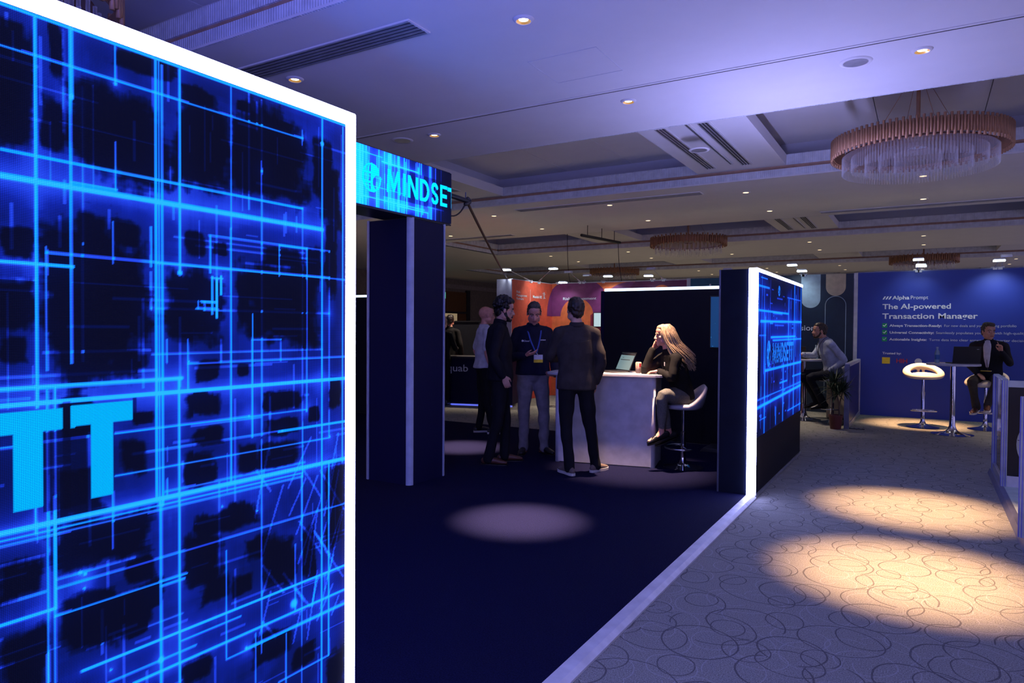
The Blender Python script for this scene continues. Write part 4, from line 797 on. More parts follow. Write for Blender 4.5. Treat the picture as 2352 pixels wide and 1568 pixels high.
arm_light('thin unlit arm light leaning right over the purple arch', -6.42, YW, 2.52, .22, -.3, .14, 0, False)
arm_light('thin arm light at the right end of the crimson wall', -4.85, YW, 2.52, .06, -.42, .08, 16)
arm_light('tall unlit arm light at the right end of the crimson wall', -4.62, YW, 2.52, -.13, -.38, .22, 0, False)
arm_light('higher of the two bright lamps above the pale blue pill shape', -1.95, YW, 2.53, -.12, -.45, .17, 26)
arm_light('lower of the two bright lamps above the pale blue pill shape', -1.93, YW, 2.53, .02, -.4, .06, 10)
arm_light('higher of the two bright lamps in the middle of the blue wall', -.12, YW, 2.54, .02, -.45, .17, 42)
arm_light('lower of the two bright lamps in the middle of the blue wall', -.08, YW, 2.54, .02, -.35, .07, 16)
arm_light('bright lamp at the right end of the blue wall', .98, YW, 2.545, .02, -.45, .1, 60)
arm_light('unlit arm lamp behind the bright right lamp of the blue wall', 1.05, YW, 2.545, .06, -.2, .18, 0, False)
arm_light('tiny unlit arm light on top of the LED wall side', -3.28, YW, 2.53, .03, -.3, .14, 0, False)

# low divider, plant, pen
t = thing('low_divider', 'low blue divider with white cap between plant and blue wall', 'divider', (-1.0, 12.7, 0))
box('panel', (-.02, -1.02, .07), (.02, 1.0, .95), MT['navy_div'] if 'navy_div' in MT else MT.setdefault('navy_div', M('divider_blue', (.012, .015, .10), .3)), t)
box('top_rail', (-.03, -1.06, .95), (.03, 1.03, 1.0), MT['alu_white'], t); box('bottom_rail', (-.03, -1.02, 0), (.03, 1.0, .07), MT['alu'], t); box('post', (-.035, -1.09, 0), (.035, -1.02, .985), MT['alu_dark'], t); box('post', (-.035, .98, 0), (.035, 1.03, .985), MT['alu'], t)
t = thing('potted_plant', 'spiky dark green dracaena in a maroon pot by the low divider', 'plant', (-1.14, 11.53, 0))
G().lathe([(0, 0), (.075, 0), (.1, .2), (.105, .2), (.105, .215), (.09, .215), (.088, .18), (0, .18)], 28).build('pot', M('maroon_pot', (.10, .012, .012), .5), t, smooth=math.radians(50))
G().lathe([(0, .185), (.085, .183)], 20).build('soil', M('soil', (.02, .012, .008), .9), t)
bark = M('bark', (.10, .065, .05), .9)
for (bx, by, tx_, ty_, h_) in ((-.06, 0, -.07, .02, .62), (.05, .01, .02, 0, .50), (.05, .01, .09, .02, .56)):
    G().limb([(bx, by, .18), (bx*.9, by, .35), (tx_, ty_, h_)], [.012, .010, .009], n=8).build('stem', bark, t, smooth=True)
lf = M('dark_leaf', (.012, .035, .016), .45); g = G(); rl = random.Random(5)
for (cx_, cy_, cz_, n_) in ((-.07, .02, .62, 46), (.02, 0, .52, 40), (.09, .02, .58, 46), (-.02, .03, .72, 40)):
    for i in range(n_):
        a = rl.random()*2*PI; el = math.radians(rl.uniform(-20, 85)); L = rl.uniform(.2, .34); d = Vector((math.cos(a)*math.cos(el), math.sin(a)*math.cos(el), math.sin(el)))
        p0 = Vector((cx_, cy_, cz_)); s_ = d.cross(Vector((0, 0, 1))); s_ = s_.normalized() if s_.length > .01 else Vector((1, 0, 0)); up = s_.cross(d)
        P = [p0, p0+d*L*.5+Vector((0, 0, -.01)), p0+d*L+Vector((0, 0, -.07*L/.3*(1.2-abs(math.sin(el)))))]
        Wd = (.006, .011, .001); v = []
        for p, w_ in zip(P, Wd): v += [p-s_*w_, p-up*w_*.5, p+s_*w_]
        g.add(v, [(0, 1, 4, 3), (1, 2, 5, 4), (3, 4, 7, 6), (4, 5, 8, 7)])
tag(g.build('leaves', lf, t, smooth=True), kind='stuff')
t = thing('cable_cover', 'short black strip lying on the carpet beside the maroon pot', 'cable cover', (-.87, 11.68, 0))
G().prism([(-.12, 0), (.12, 0), (.11, .012), (-.11, .012)], (0, .03, 0), (1, 0, 0), (0, 0, 1), .06).build('strip', MT['black'], t)
for k in range(3): box('rivet', (-.07+k*.06, -.008, .012), (-.04+k*.06, .008, .015), MT['alu'], t)

# ------------------------------------------------------------------ stand at the right edge
PX = .60
t = thing('stand_platform', 'pale floor platform with metal edge at the right side of the aisle', 'platform', (2.2, 5.5, 0))
box('deck', (-1.54, -4.5, .0), (3, 3.32, .055), M('pale_deck', (.46, .56, .50), .6), t); G().prism([(0, 0), (.06, 0), (.06, .055), (.02, .055)], (-1.6, 3.36, 0), (1, 0, 0), (0, 0, 1), 7.86).build('edge_profile', M('steel_edge', (.22, .24, .34), .4, .6), t)
blu = M('blue_profile', (.16, .18, .62), .4, .2); glassy = D.materials.new('smoked_glass'); glassy.use_nodes = True; gb = glassy.node_tree.nodes['Principled BSDF']; gb.inputs['Base Color'].default_value = (.02, .02, .03, 1); gb.inputs['Roughness'].default_value = .04; gb.inputs['Specular IOR Level'].default_value = 1.0
def profile(t, x, y, z0, z1, name='post'):
    G().box((x-.0215, y-.0215, z0), (x+.0215, y+.0215, z1)).build(name+'_core', MT['pale_rail'] if 'pale_rail' in MT else MT.setdefault('pale_rail', M('pale_rail', (.42, .5, .52), .5)), t); g = G()
    for s in (-1, 1):
        g.box((x+s*.009-.003, y-.027, z0), (x+s*.009+.003, y-.022, z1)); g.box((x-.027, y+s*.009-.003, z0), (x-.022, y+s*.009+.003, z1))
    g.build(name, [blu], t)
def partition(label, y0, y1, w):
    t = thing('low_partition', label, 'partition', (PX+.06, y0, .055)); L = y1-y0
    profile(t, 0, 0, 0, .99); profile(t, 0, L, 0, .99); profile(t, w, 0, 0, .99)
    box('side_glass', (-.006, .022, .06), (.006, L-.022, .985), glassy, t); box('side_rail', (-.02, .02, 0), (.02, L-.02, .06), MT['alu'], t)
    box('front_panel', (.022, -.008, .1), (w-.022, .008, .93), MT['black'], t); box('front_rail', (.022, -.018, .0), (w-.022, .018, .1), MT['alu_white'], t); box('top_rail', (-.02, -.02, .93), (w, .02, .99), MT['pale_rail'] if 'pale_rail' in MT else MT.setdefault('pale_rail', M('pale_rail', (.42, .5, .52), .5)), t)
    box('side_top_rail', (-.022, .02, .985), (.022, L, 1.0), MT['pale_rail'], t)
    return t
MT['disc'] = M('disc_print', (.40, .46, .43), .6)
t = partition('smoked low partition with a big pale disc on black, at the right edge', 7.88, 8.86, 1.6)
G().prism(clip(arc_poly(.40, .40, .31, 0, 0, 360, 48), .03, 1.5, .105, .925), (0, -.0095, 0), (1, 0, 0), (0, 0, 1), .001).build('disc', MT['disc'], t); G().limb([(.10, -.012, .44), (.70, -.012, .34)], [.003, .003], n=5).build('disc_line', MT['black'], t)
t = thing('low_partition', 'blue slotted post and black panel cut off by the right picture edge', 'partition', (PX+.015, 5.98, .055)); profile(t, 0, 0, 0, .99); profile(t, 1.6, 0, 0, .99)
box('front_panel', (.022, -.008, .1), (1.578, .008, .93), MT['black'], t); box('front_rail', (.022, -.018, 0), (1.578, .018, .1), blu, t); box('top_rail', (.022, -.02, .93), (1.578, .02, .99), MT['pale_rail'], t)

# ------------------------------------------------------------------ far counter with lettering
t = thing('reception_desk', 'dark blue desk with white lettering and blue glow behind the man in white', 'desk', (-7.75, 11.2, 0), math.radians(16))
box('front_panel', (-1.1, -.25, .04), (1.0, -.22, .92), MT['navy_panel'], t); box('side_panel', (.97, -.22, .04), (1.0, .3, .92), MT['navy_panel'], t); box('side_panel', (-1.1, -.22, .04), (-1.07, .3, .92), MT['navy_panel'], t); box('worktop', (-1.15, -.3, .92), (1.05, .35, .95), MT['black'], t)
box('glow_strip', (-.4, -.27, .0), (1.0, -.25, .03), emis('blue_glow', (.1, .15, 1), .8), t); text_fit('quab', -.33, .66, .10, .80, -.253, MT['offwhite_txt'], t, .005)
t = thing('display_cabinet', 'black equipment cabinet with a blue glint behind the white shirted man', 'cabinet', (-8.1, 13.0, 0))
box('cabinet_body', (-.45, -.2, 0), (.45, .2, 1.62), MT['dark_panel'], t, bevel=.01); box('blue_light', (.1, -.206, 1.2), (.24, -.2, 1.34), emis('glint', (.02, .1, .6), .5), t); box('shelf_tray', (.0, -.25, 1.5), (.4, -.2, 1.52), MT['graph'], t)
t = thing('dark_partition', 'long dark partition at the far left, beyond the standing men', 'partition', (-10.3, 14.6, 0))
box('panel', (-.6, 0, 0), (2.6, .06, 1.66), MT['dark_panel'], t); box('top_rail', (-.6, -.01, 1.66), (2.6, .07, 1.69), MT['black'], t)
# ------------------------------------------------------------------ people
SKIN = {k: M('skin_'+k, c, .5, mix=(tuple(x*.82 for x in c), 30)) for k, c in dict(fair=(.62, .34, .24), tan=(.48, .25, .17), rosy=(.66, .30, .22)).items()}
HAIR = {k: M('hair_'+k, c, .45, mix=(tuple(x*.5 for x in c), 60)) for k, c in dict(black=(.010, .007, .006), brown=(.03, .016, .009), grey=(.05, .04, .038), blonde=(.42, .30, .18), ash=(.35, .25, .16)).items()}
def CL(n, c, r=.85, mixs=14): return M(n, c, r, mix=(tuple(x*.75 for x in c), mixs), bump=(300, .3), spec=.15)
eye_w = M('eye_white', (.28, .24, .23), .4); iris = M('iris', (.02, .012, .008), .2); lipm = M('lips', (.38, .12, .10), .5)
V3 = Vector
def frame(d, n):     # columns: lateral, d, normal
    d = d.normalized(); n = (n-d*n.dot(d)).normalized(); x = d.cross(n); return Matrix((x, d, n)).transposed()
def hand(g, wr, d, n, side, curl=(.25, .3, .35, .4), tcurl=.3, spread=.06, tout=.8):
    """palm of normal n (palm side), fingers along d; side=+1 thumb on +lateral"""
    F = frame(d, n); P = lambda x, y, z: wr+F @ V3((x, y, z))
    g.limb([P(0, -.02, 0), P(0, .02, 0), P(0, .055, .002), P(0, .085, .002)], [(.022, .018), (.029, .016), (.038, .014), (.036, .012)], side=F @ V3((1, 0, 0)), n=12)
    for i, (ox, L) in enumerate(((.029, .070), (.010, .078), (-.010, .073), (-.028, .058))):
        x = ox*side; a = 0; p = P(x, .085, .001); pts = [P(x, .065, 0), p]; c = curl[i]
        for k, fr in enumerate((.46, .30, .24)):
            a += c*(1.0 if k else .8); dv = F @ V3((x*spread*18*.1, math.cos(a), math.sin(a))); p = p+dv.normalized()*L*fr; pts.append(p)
        g.limb(pts, [.0095, .0092, .0085, .0078, .0065], n=8, sub=2)
    p0 = P(.022*side, .018, .004); p1 = P((.022+.028*tout)*side, .042, .012); p2 = P((.022+.04*tout)*side, .068, .014+.02*tcurl); p3 = P((.022+.042*tout-.012*tcurl)*side, .090, .014+.045*tcurl)
    g.limb([p0, p1, p2, p3], [.013, .0115, .0095, .0075], n=8, sub=2)
def head(g, Mh, fem=False):
    R = Mh.to_3x3(); T = lambda *p: Mh @ V3(p); E = lambda c, r: g.ell(T(*c), r, R, 16)
    E((0, -.014, .030), (.076, .097, .088)); E((0, .030, -.030), (.060, .062, .078)); E((0, .030, -.070), (.050 if not fem else .043, .052, .042)); E((0, .070, -.098), (.022 if not fem else .018, .020, .018))
    E((0, .078, .024), (.050, .016, .012)); E((0, .055, .05), (.062, .04, .05))
    g.limb([T(0, .086, .018), T(0, .098, -.008), T(0, .108, -.030)], [.008, .010, .0135], n=10); E((.013, .094, -.034), (.009, .012, .008)); E((-.013, .094, -.034), (.009, .012, .008))
    for s in (-1, 1):
        E((s*.040, .056, -.018), (.022, .022, .020)); E((s*.078, -.004, -.004), (.008, .018, .030)); E((s*.050, .01, -.06), (.020, .045, .032))
    E((0, .090, -.056), (.022, .010, .005)); E((0, .089, -.067), (.019, .010, .006)); E((0, .082, -.082), (.022, .012, .010))
def add_face(body, Mh, t, hairm, brows=True):
    R = Mh.to_3x3(); T = lambda *p: Mh @ V3(p); e = G()
    for s in (-1, 1): e.ell(T(s*.031, .0715, .001), (.012, .0115, .0062), R, 12)
    e.build('eye', eye_w, body, smooth=True); e = G()
    for s in (-1, 1): e.ell(T(s*.031, .0805, .000), (.0055, .004, .0052), R, 10)
    e.build('iris', iris, body, smooth=True); g = G()
    for s in (-1, 1): g.limb([T(s*.014, .094, .022), T(s*.032, .092, .029), T(s*.052, .078, .022)], [(.004, .004)]*3, n=8)
    if brows: g.build('eyebrow', hairm, body, smooth=True)
    g = G(); g.limb([T(-.022, .094, -.060), T(0, .1005, -.058), T(.022, .094, -.060)], [.0035, .0055, .0035], n=8); g.limb([T(-.020, .093, -.066), T(0, .0995, -.067), T(.020, .093, -.066)], [.0035, .006, .0035], n=8); g.build('lips', lipm, body, smooth=True)
def hair(kind, Mh, t, mat, seed=1):
    R = Mh.to_3x3(); T = lambda *p: Mh @ V3(p); g = G(); E = lambda c, r, n=14: g.ell(T(*c), r, R, n); r = random.Random(seed)
    E((0, -.026, .042), (.082, .098, .085)); E((0, -.062, -.012), (.068, .045, .062))
    for s in (-1, 1): E((s*.066, -.012, .018), (.018, .04, .04))
    if kind == 'short':
        E((0, .036, .093), (.060, .050, .030)); E((0, .0, .105), (.062, .075, .032))
    if kind == 'quiff':
        E((0, .03, .104), (.062, .062, .034)); E((0, .065, .100), (.050, .036, .028)); E((0, -.03, .10), (.066, .07, .04))
    if kind == 'buzz':
        E((0, .022, .090), (.062, .056, .036)); E((0, -.02, .09), (.07, .08, .045))
    if kind == 'curly':
        E((0, .02, .10), (.078, .08, .05)); E((0, -.05, .06), (.088, .075, .08))
        for i in range(150):
            a = r.random()*2*PI; q = r.uniform(.15, 1.7); d = V3((math.sin(q)*math.cos(a)*.090, math.sin(q)*math.sin(a)*.108-.015, math.cos(q)*.108+.045))
            if d.y > .052 and d.z < .09: continue
            E(tuple(d), (r.uniform(.012, .02),)*3, 8)
    if kind in ('short', 'quiff', 'buzz', 'curly'):
        return fuse(g, 'hair', mat, t, .0055 if kind == 'curly' else .006, 1 if kind == 'curly' else 2, wr=.004, wk=160, seed=seed)
def beard(Mh, t, mat, full=True):
    R = Mh.to_3x3(); T = lambda *p: Mh @ V3(p); g = G(); E = lambda c, r: g.ell(T(*c), r, R, 14)
    for s in (-1, 1): g.limb([T(s*.068, .002, .0), T(s*.066, .008, -.035), T(s*.056, .030, -.072), T(s*.032, .062, -.098), T(0, .078, -.106)], [(.009, .013), (.010, .017), (.013, .018), (.014, .016), (.013, .015)], n=10); g.limb([T(s*.0, .099, -.048), T(s*.022, .092, -.053), T(s*.030, .084, -.072)], [.0045, .005, .006], n=8)
    E((0, .048, -.100), (.036, .036, .018)); E((0, .083, -.088), (.022, .011, .012)); return fuse(g, 'beard', mat, t, .005, 1, wr=.002, wk=200)
def person(label, loc, rz, P, st):
    t = thing('person', label, 'person', loc, rz); k = st.get('k', 1.0); fem = st.get('fem', False); vox = st.get('vox', .0075)
    P = {a: V3(b) for a, b in P.items()}; pel, wai, che, upp, nek = (P[a] for a in ('pelvis', 'waist', 'chest', 'upper', 'neck'))
    sh = {-1: P['sh_l'], 1: P['sh_r']}; el = {-1: P['el_l'], 1: P['el_r']}; wr = {-1: P['wr_l'], 1: P['wr_r']}
    hp = {-1: P['hip_l'], 1: P['hip_r']}; kn = {-1: P['kn_l'], 1: P['kn_r']}; an = {-1: P['an_l'], 1: P['an_r']}; hy, hpitch, hroll = st.get('head', (0, 0, 0))
    Mh = Matrix.Translation(P['head']) @ Euler((math.radians(-hpitch), math.radians(hroll), math.radians(hy)), 'XYZ').to_matrix().to_4x4() @ Matrix.Scale(st.get('hs', 1.03), 4)
    lat = (sh[1]-sh[-1]).normalized(); lath = (hp[1]-hp[-1]).normalized(); w = .88 if fem else 1
    b = G(); skin = SKIN[st.get('skin', 'fair')]
    b.limb([pel, wai, che, upp], [(.145*w, .10), (.125*w, .09), (.15*w, .105), (.14*w, .09)], side=lat, n=16, flat=(.2, 1))
    b.limb([upp, nek, nek.lerp(P['head'], .35)+V3((0, 0, 0)), Mh @ V3((0, -.02, -.04))], [(.09*w, .06), (.062*w, .06), (.052*w, .054), (.05*w, .055)], side=lat, n=16)
    head(b, Mh, fem)
    for s in (-1, 1):
        b.limb([upp.lerp(sh[s], .5), sh[s], sh[s].lerp(el[s], .5), el[s], el[s].lerp(wr[s], .35), wr[s]], [r*w for r in (.05, .05, .045, .038, .038, .026)], n=12)
        hn = 'hand_l' if s < 0 else 'hand_r'
        if hn in st: hd, nn, cu = st[hn]; hand(b, wr[s], V3(hd), V3(nn), s*st.get('th', 1), cu)
        b.limb([hp[s], hp[s].lerp(kn[s], .5), kn[s], kn[s].lerp(an[s], .35), an[s]], [r*w for r in (.078, .068, .050, .046, .034)], n=12)
        fd = V3(st['toe_l' if s < 0 else 'toe_r']).normalized(); up = V3((0, 0, 1))
        b.limb([an[s], an[s]+fd*.05-V3((0, 0, .035)), an[s]+fd*.14-V3((0, 0, .05))], [(.03, .03), (.032, .028), (.028, .02)], n=10)
    body = fuse(b, 'body', skin, t, st.get('bvox', .0065), 2); add_face(body, Mh, t, HAIR[st['hair'][1]])
    if st['hair'][0] not in ('none', 'long'): hair(st['hair'][0], Mh, t, HAIR[st['hair'][1]], st.get('seed', 1))
    if st.get('beard'): beard(Mh, t, HAIR[st['beard']])
    # trousers
    g = G(); lg = st.get('leg', (.098, .082, .066, .056, .056)); lg = [r*w for r in lg]
    g.limb([pel+V3((0, 0, .10)) if not st.get('sit') else pel.lerp(wai, .6), pel, pel.lerp((hp[1]+hp[-1])/2, .6)], [(.158*w, .112), (.172*w, .122), (.165*w, .115)], side=lath, n=16, flat=(.3, 1))
    for s in (-1, 1):
        d = (an[s]-kn[s]).normalized(); end = an[s]+d*st.get('hem', .02); g.limb([hp[s]+V3((0, 0, .03)) if not st.get('sit') else hp[s], hp[s].lerp(kn[s], .5), kn[s], kn[s].lerp(an[s], .45), end], lg, n=14)
    fuse(g, 'trousers', st['trousers'], t, vox, 3, wr=st.get('twr', .006), wk=24, seed=st.get('seed', 1))
    # shoes
    for s in (-1, 1):
        fd = V3(st['toe_l' if s < 0 else 'toe_r']).normalized(); F = frame(fd, V3((0, 0, 1))); a = an[s]; Q = lambda x, y, z: a+F @ V3((x, y, z-.085))
        g = G(); sx = F @ V3((1, 0, 0)); kk = .9 if fem else 1
        if st.get('shoe') != 'slip': g.limb([Q(0, -.02, .04), Q(0, -.012, .1)], [(.036, .042), (.034, .038)], side=sx, n=12)
        g.limb([Q(0, -.055, .042), Q(0, .0, .048), Q(0, .07, .045), Q(0, .13, .036), Q(0, .19*kk, .028)], [(.030*kk, .034), (.034*kk, .038), (.036*kk, .034), (.042*kk, .026), (.030*kk, .018)], side=sx, n=14)
        sho = fuse(g, 'shoe', st['shoes'], t, .006, 2)
        out = []
        for y, x in ((-.085, 0), (-.078, .022), (-.05, .034), (0, .036), (.06, .036), (.12, .046), (.17, .042), (.205, .024), (.215, 0)): out.append((x*kk, y*kk))
        out = out+[(-x, y) for x, y in out[-2:0:-1]]; zz = Q(0, 0, 0)
        G().prism(out, Q(0, 0, .0), F @ V3((1, 0, 0)), F @ V3((0, 1, 0)), .026 if st.get('sole') else .012).build('sole', st.get('sole') or MT['black'], sho, smooth=math.radians(40))
    # upper garment
    top = st['top']; kind, mat = top[0], top[1]; g = G(); hem = pel+(pel-wai)*top[2]; f = 1.12 if kind in ('jacket', 'blazer', 'fleece') else 1.04; f *= w*k
    hw = .178 if not st.get('sit') else .165
    g.limb([hem, pel, wai, che, upp], [(hw*f, .118*f), (hw*f, .120*f), (.160*f, .112*f), (.176*f, .124*f), (.155*f, .10*f)], side=lat, n=20, flat=(.12, 1))
    g.limb([sh[-1]+(sh[-1]-upp)*.05, upp.lerp(nek, .35), sh[1]+(sh[1]-upp)*.05], [.052*f, (.068*f, .07*f), .052*f], n=14)
    g.limb([upp, nek-V3((0, 0, .015))], [(.12*w, .085), (.075*w, .072)], side=lat, n=16)
    sl = top[3]
    for s in (-1, 1):
        if sl == 'long':
            v = (wr[s]-el[s]).normalized(); rr_ = (.064, .066, .060, .056, .052, .040) if f > w*1.05 else (.060, .060, .054, .047, .045, .036)
            g.limb([upp.lerp(sh[s], .7), sh[s], sh[s].lerp(el[s], .5), el[s], el[s].lerp(wr[s], .5), wr[s]-v*.012], [r*w for r in rr_], n=14)
        elif sl == 'short':
            e = sh[s].lerp(el[s], .78); g.limb([upp.lerp(sh[s], .7), sh[s], sh[s].lerp(el[s], .45), e], [.060, .062, .060, .060], n=14)
    up = fuse(g, {'polo': 'polo_shirt'}.get(kind, kind), mat, t, vox, 3, wr=top[4] if len(top) > 4 else .007, wk=22, seed=st.get('seed', 1)+5)
    # collar
    cm = st.get('collar', mat); g = G(); ax = (nek-upp).normalized(); fy = lat.cross(ax)*-1
    n_ = 20; base = nek-ax*.012; pts = []
    for i in range(n_+1):
        a = math.radians(-70+140)*0+2*PI*(i/n_)*.86+PI*.5+PI*.14; c = base+lat*(.070*w*math.cos(a))+(-fy if fy.y > 0 else fy)*(-.0)+lat.cross(ax)*0
        fr = ax.cross(lat)   # forward
        c = base+lat*(.070*w*math.cos(a))+fr*(.068*math.sin(a)+.004)+ax*(.018-.028*max(0, math.sin(a))); pts.append(c)
    g.limb(pts, [(st.get('colh', .024), .007)]*len(pts), side=ax, n=8, sub=1); g.build('collar', cm, up, smooth=True)
    return t, up, body, Mh
def standing(H=1.8, lean=0, feet=.11, sw=.176):
    s = H/1.8; d = dict(pelvis=(0, 0, .95), waist=(0, .0, 1.10), chest=(0, .01, 1.29), upper=(0, 0, 1.42), neck=(0, -.012, 1.52), head=(0, .015, 1.672), sh_l=(-sw, -.01, 1.435), sh_r=(sw, -.01, 1.435), el_l=(-.25, -.03, 1.15), el_r=(.25, -.03, 1.15), wr_l=(-.26, .05, .90), wr_r=(.26, .05, .90),
             hip_l=(-.09, 0, .90), hip_r=(.09, 0, .90), kn_l=(-.10, .01, .49), kn_r=(.10, .01, .49), an_l=(-feet, -.02, .085), an_r=(feet, -.02, .085))
    return {a: (b[0]*s, b[1]*s, b[2]*s if not a.startswith('an') else b[2]) for a, b in d.items()}
def up_(P, **k): P = dict(P); P.update(k); return P
def lanyard(t, P, col, badge=True, drop=1.17, yy=.13, badge_mat=None):
    g = G(); m = col
    for s in (-1, 1): g.limb([(s*.055, -.05, 1.50), (s*.075, .02, 1.475), (s*.07, .085, 1.42), (s*.045, yy, 1.32), (0, yy+.012, drop)], [(.007, .0025)]*5, side=(1, 0, 0), n=6)
    g.build('lanyard', m, t, smooth=True)
navyc = CL('dark_jacket_cloth', (.012, .012, .016)); blackc = CL('black_cloth', (.008, .008, .009)); jeans = CL('black_denim', (.010, .010, .013)); chino = CL('grey_chino', (.24, .22, .22)); shirtw = CL('white_cotton', (.62, .62, .68)); shirtb = CL('pale_blue_cotton', (.36, .42, .56)); greyj = CL('charcoal_cloth', (.042, .036, .034)); leggings = CL('grey_leggings', (.13, .13, .12), mixs=60)
leatherb = M('brown_leather', (.10, .035, .018), .45); sneaker = M('suede_grey', (.14, .10, .08), .8); solew = M('white_sole', (.6, .58, .55), .5); blackl = M('black_leather', (.012, .012, .012), .3)
GZ = .022
# man seen from behind before the counter
P = up_(standing(1.80), el_l=(-.25, .09, 1.19), wr_l=(-.12, .28, 1.17), el_r=(.245, -.05, 1.17), wr_r=(.215, .03, .93), hip_l=(-.09, 0, .92), hip_r=(.09, 0, .92), kn_l=(-.10, .02, .50), kn_r=(.15, .02, .50), an_l=(-.07, -.04, .085), an_r=(.23, .08, .085), head=(-.012, .02, 1.665), neck=(0, -.01, 1.52))
t, up, bd, Mh = person('man in charcoal jacket and black jeans seen from behind at the counter', (-3.035, 6.34, GZ), math.radians(38), P, dict(hair=('short', 'brown'), head=(12, -4, 0), top=('jacket', greyj, .55, 'long', .008), trousers=jeans, shoes=sneaker, sole=solew, skin='fair', toe_l=(-.35, 1, 0), toe_r=(.75, .65, 0), hand_l=((.6, .7, .1), (0, 0, 1), (.3, .35, .4, .45)), hand_r=((-.1, .3, -1), (-1, 0, 0), (.5, .6, .6, .6)), seed=2, k=1.02))
G().limb([(-.10, -.135, 1.36), (0, -.142, 1.345), (.10, -.135, 1.36)], [.003]*3, n=6).build('yoke_seam', MT['black'], up)
# curly dark-haired man in profile
P = up_(standing(1.83), el_l=(-.26, .02, 1.17), wr_l=(-.19, .0, .92), el_r=(.25, -.08, 1.17), wr_r=(.215, .03, .965), head=(0, .045, 1.675), neck=(0, .0, 1.545), an_l=(-.08, .06, .085), an_r=(.10, -.12, .085), kn_r=(.1, -.02, .5), kn_l=(-.09, .07, .5), upper=(0, -.02, 1.42), chest=(0, -.01, 1.29))
t, up, bd, Mh = person('man with curly black hair and stubble in a dark zip jacket, standing in profile', (-3.99, 6.40, GZ), math.radians(-56), P, dict(hair=('curly', 'black'), beard='black', head=(4, 6, 0), top=('jacket', navyc, .30, 'long', .006), trousers=jeans, shoes=leatherb, skin='fair', toe_l=(-.1, 1, 0), toe_r=(.25, 1, 0), hand_l=((.1, .4, -.9), (1, 0, 0), (.4,)*4), hand_r=((-.15, .45, -1), (-1, 0, 0), (.35, .4, .4, .4)), seed=4, colh=.03, k=1.1))
# lanyard man facing the camera
P = up_(standing(1.80), el_r=(.285, .02, 1.14), wr_r=(.13, .26, 1.17), el_l=(-.27, -.02, 1.14), wr_l=(-.25, .10, .93), head=(.0, .075, 1.655), neck=(0, .01, 1.52), an_l=(-.14, .02, .085), an_r=(.10, -.02, .085), kn_l=(-.13, .03, .49))
t, up, bd, Mh = person('man in navy top and grey chinos with a blue lanyard, looking at his hand', (-3.98, 7.12, GZ), math.radians(-141), P, dict(hair=('buzz', 'grey'), head=(-6, 22, 0), top=('fleece', CL('navy_cloth', (.012, .014, .034)), .12, 'long', .006), trousers=chino, shoes=blackl, skin='rosy', toe_l=(-.45, 1, 0), toe_r=(.35, 1, 0), hand_r=((-.85, .35, .25), (.0, -.3, 1), (.2, .28, .35, .4)), hand_l=((.7, .5, 0), (0, 0, 1), (.5,)*4), seed=6, leg=(.105, .092, .072, .062, .055), k=1.06, twr=.008))
lan = M('blue_lanyard', (.03, .08, .40), .6)
g = G()
for s in (-1, 1): g.limb([(s*.062, -.03, 1.535), (s*.085, .05, 1.49), (s*.072, .125, 1.42), (s*.05, .158, 1.33), (-.015, .165, 1.185)], [(.009, .003)]*5, side=(1, 0, 0), n=6)
g.build('lanyard', lan, t, smooth=True)
b_ = box('badge', (-.085, .185, 1.085), (.02, .19, 1.175), MT['txt'], t); box('badge_band', (-.0855, .183, 1.085), (.0205, .1915, 1.12), MT['yellow'], b_)
G().limb([(-.03, .187, 1.17), (-.015, .172, 1.195)], [.006, .004], n=6).build('badge_clip', MT['alu'], b_)
text('Cloud', .028, MT['txt'], up, (.135, .146, 1.325), (PI/2, 0, PI-.35), .02, name='print'); g = G(); g.ell((.147, .142, 1.335), (.012, .005, .013)); g.build('print', MT['txt'], up)
text('mindsett', .022, MT['txt'], up, (-.055, .153, 1.34), (PI/2, 0, PI+.3), .02, name='print')
# bald man in white polo behind
P = up_(standing(1.78), el_l=(-.28, -.06, 1.15), wr_l=(-.24, .10, .95), head=(0, .03, 1.66), an_l=(-.08, -.05, .085), an_r=(.12, .10, .085), chest=(0, .03, 1.29))
P = {a: V3(b) for a, b in P.items()}
person('bald man in a white polo shirt half hidden behind the curly-haired man', (-5.32, 8.12, GZ), math.radians(-42), P, dict(hair=('none', 'brown'), head=(0, 0, 0), top=('polo', shirtw, .10, 'short', .008), trousers=jeans, shoes=MT['black'], sole=solew, skin='rosy', toe_l=(0, 1, 0), toe_r=(.1, 1, 0), hand_l=((.0, .3, -1), (1, 0, 0), (.4,)*4), hand_r=((-.2, .4, -.8), (-1, 0, 0), (.4,)*4), seed=8, vox=.009, bvox=.008, k=1.16, hs=1.06))
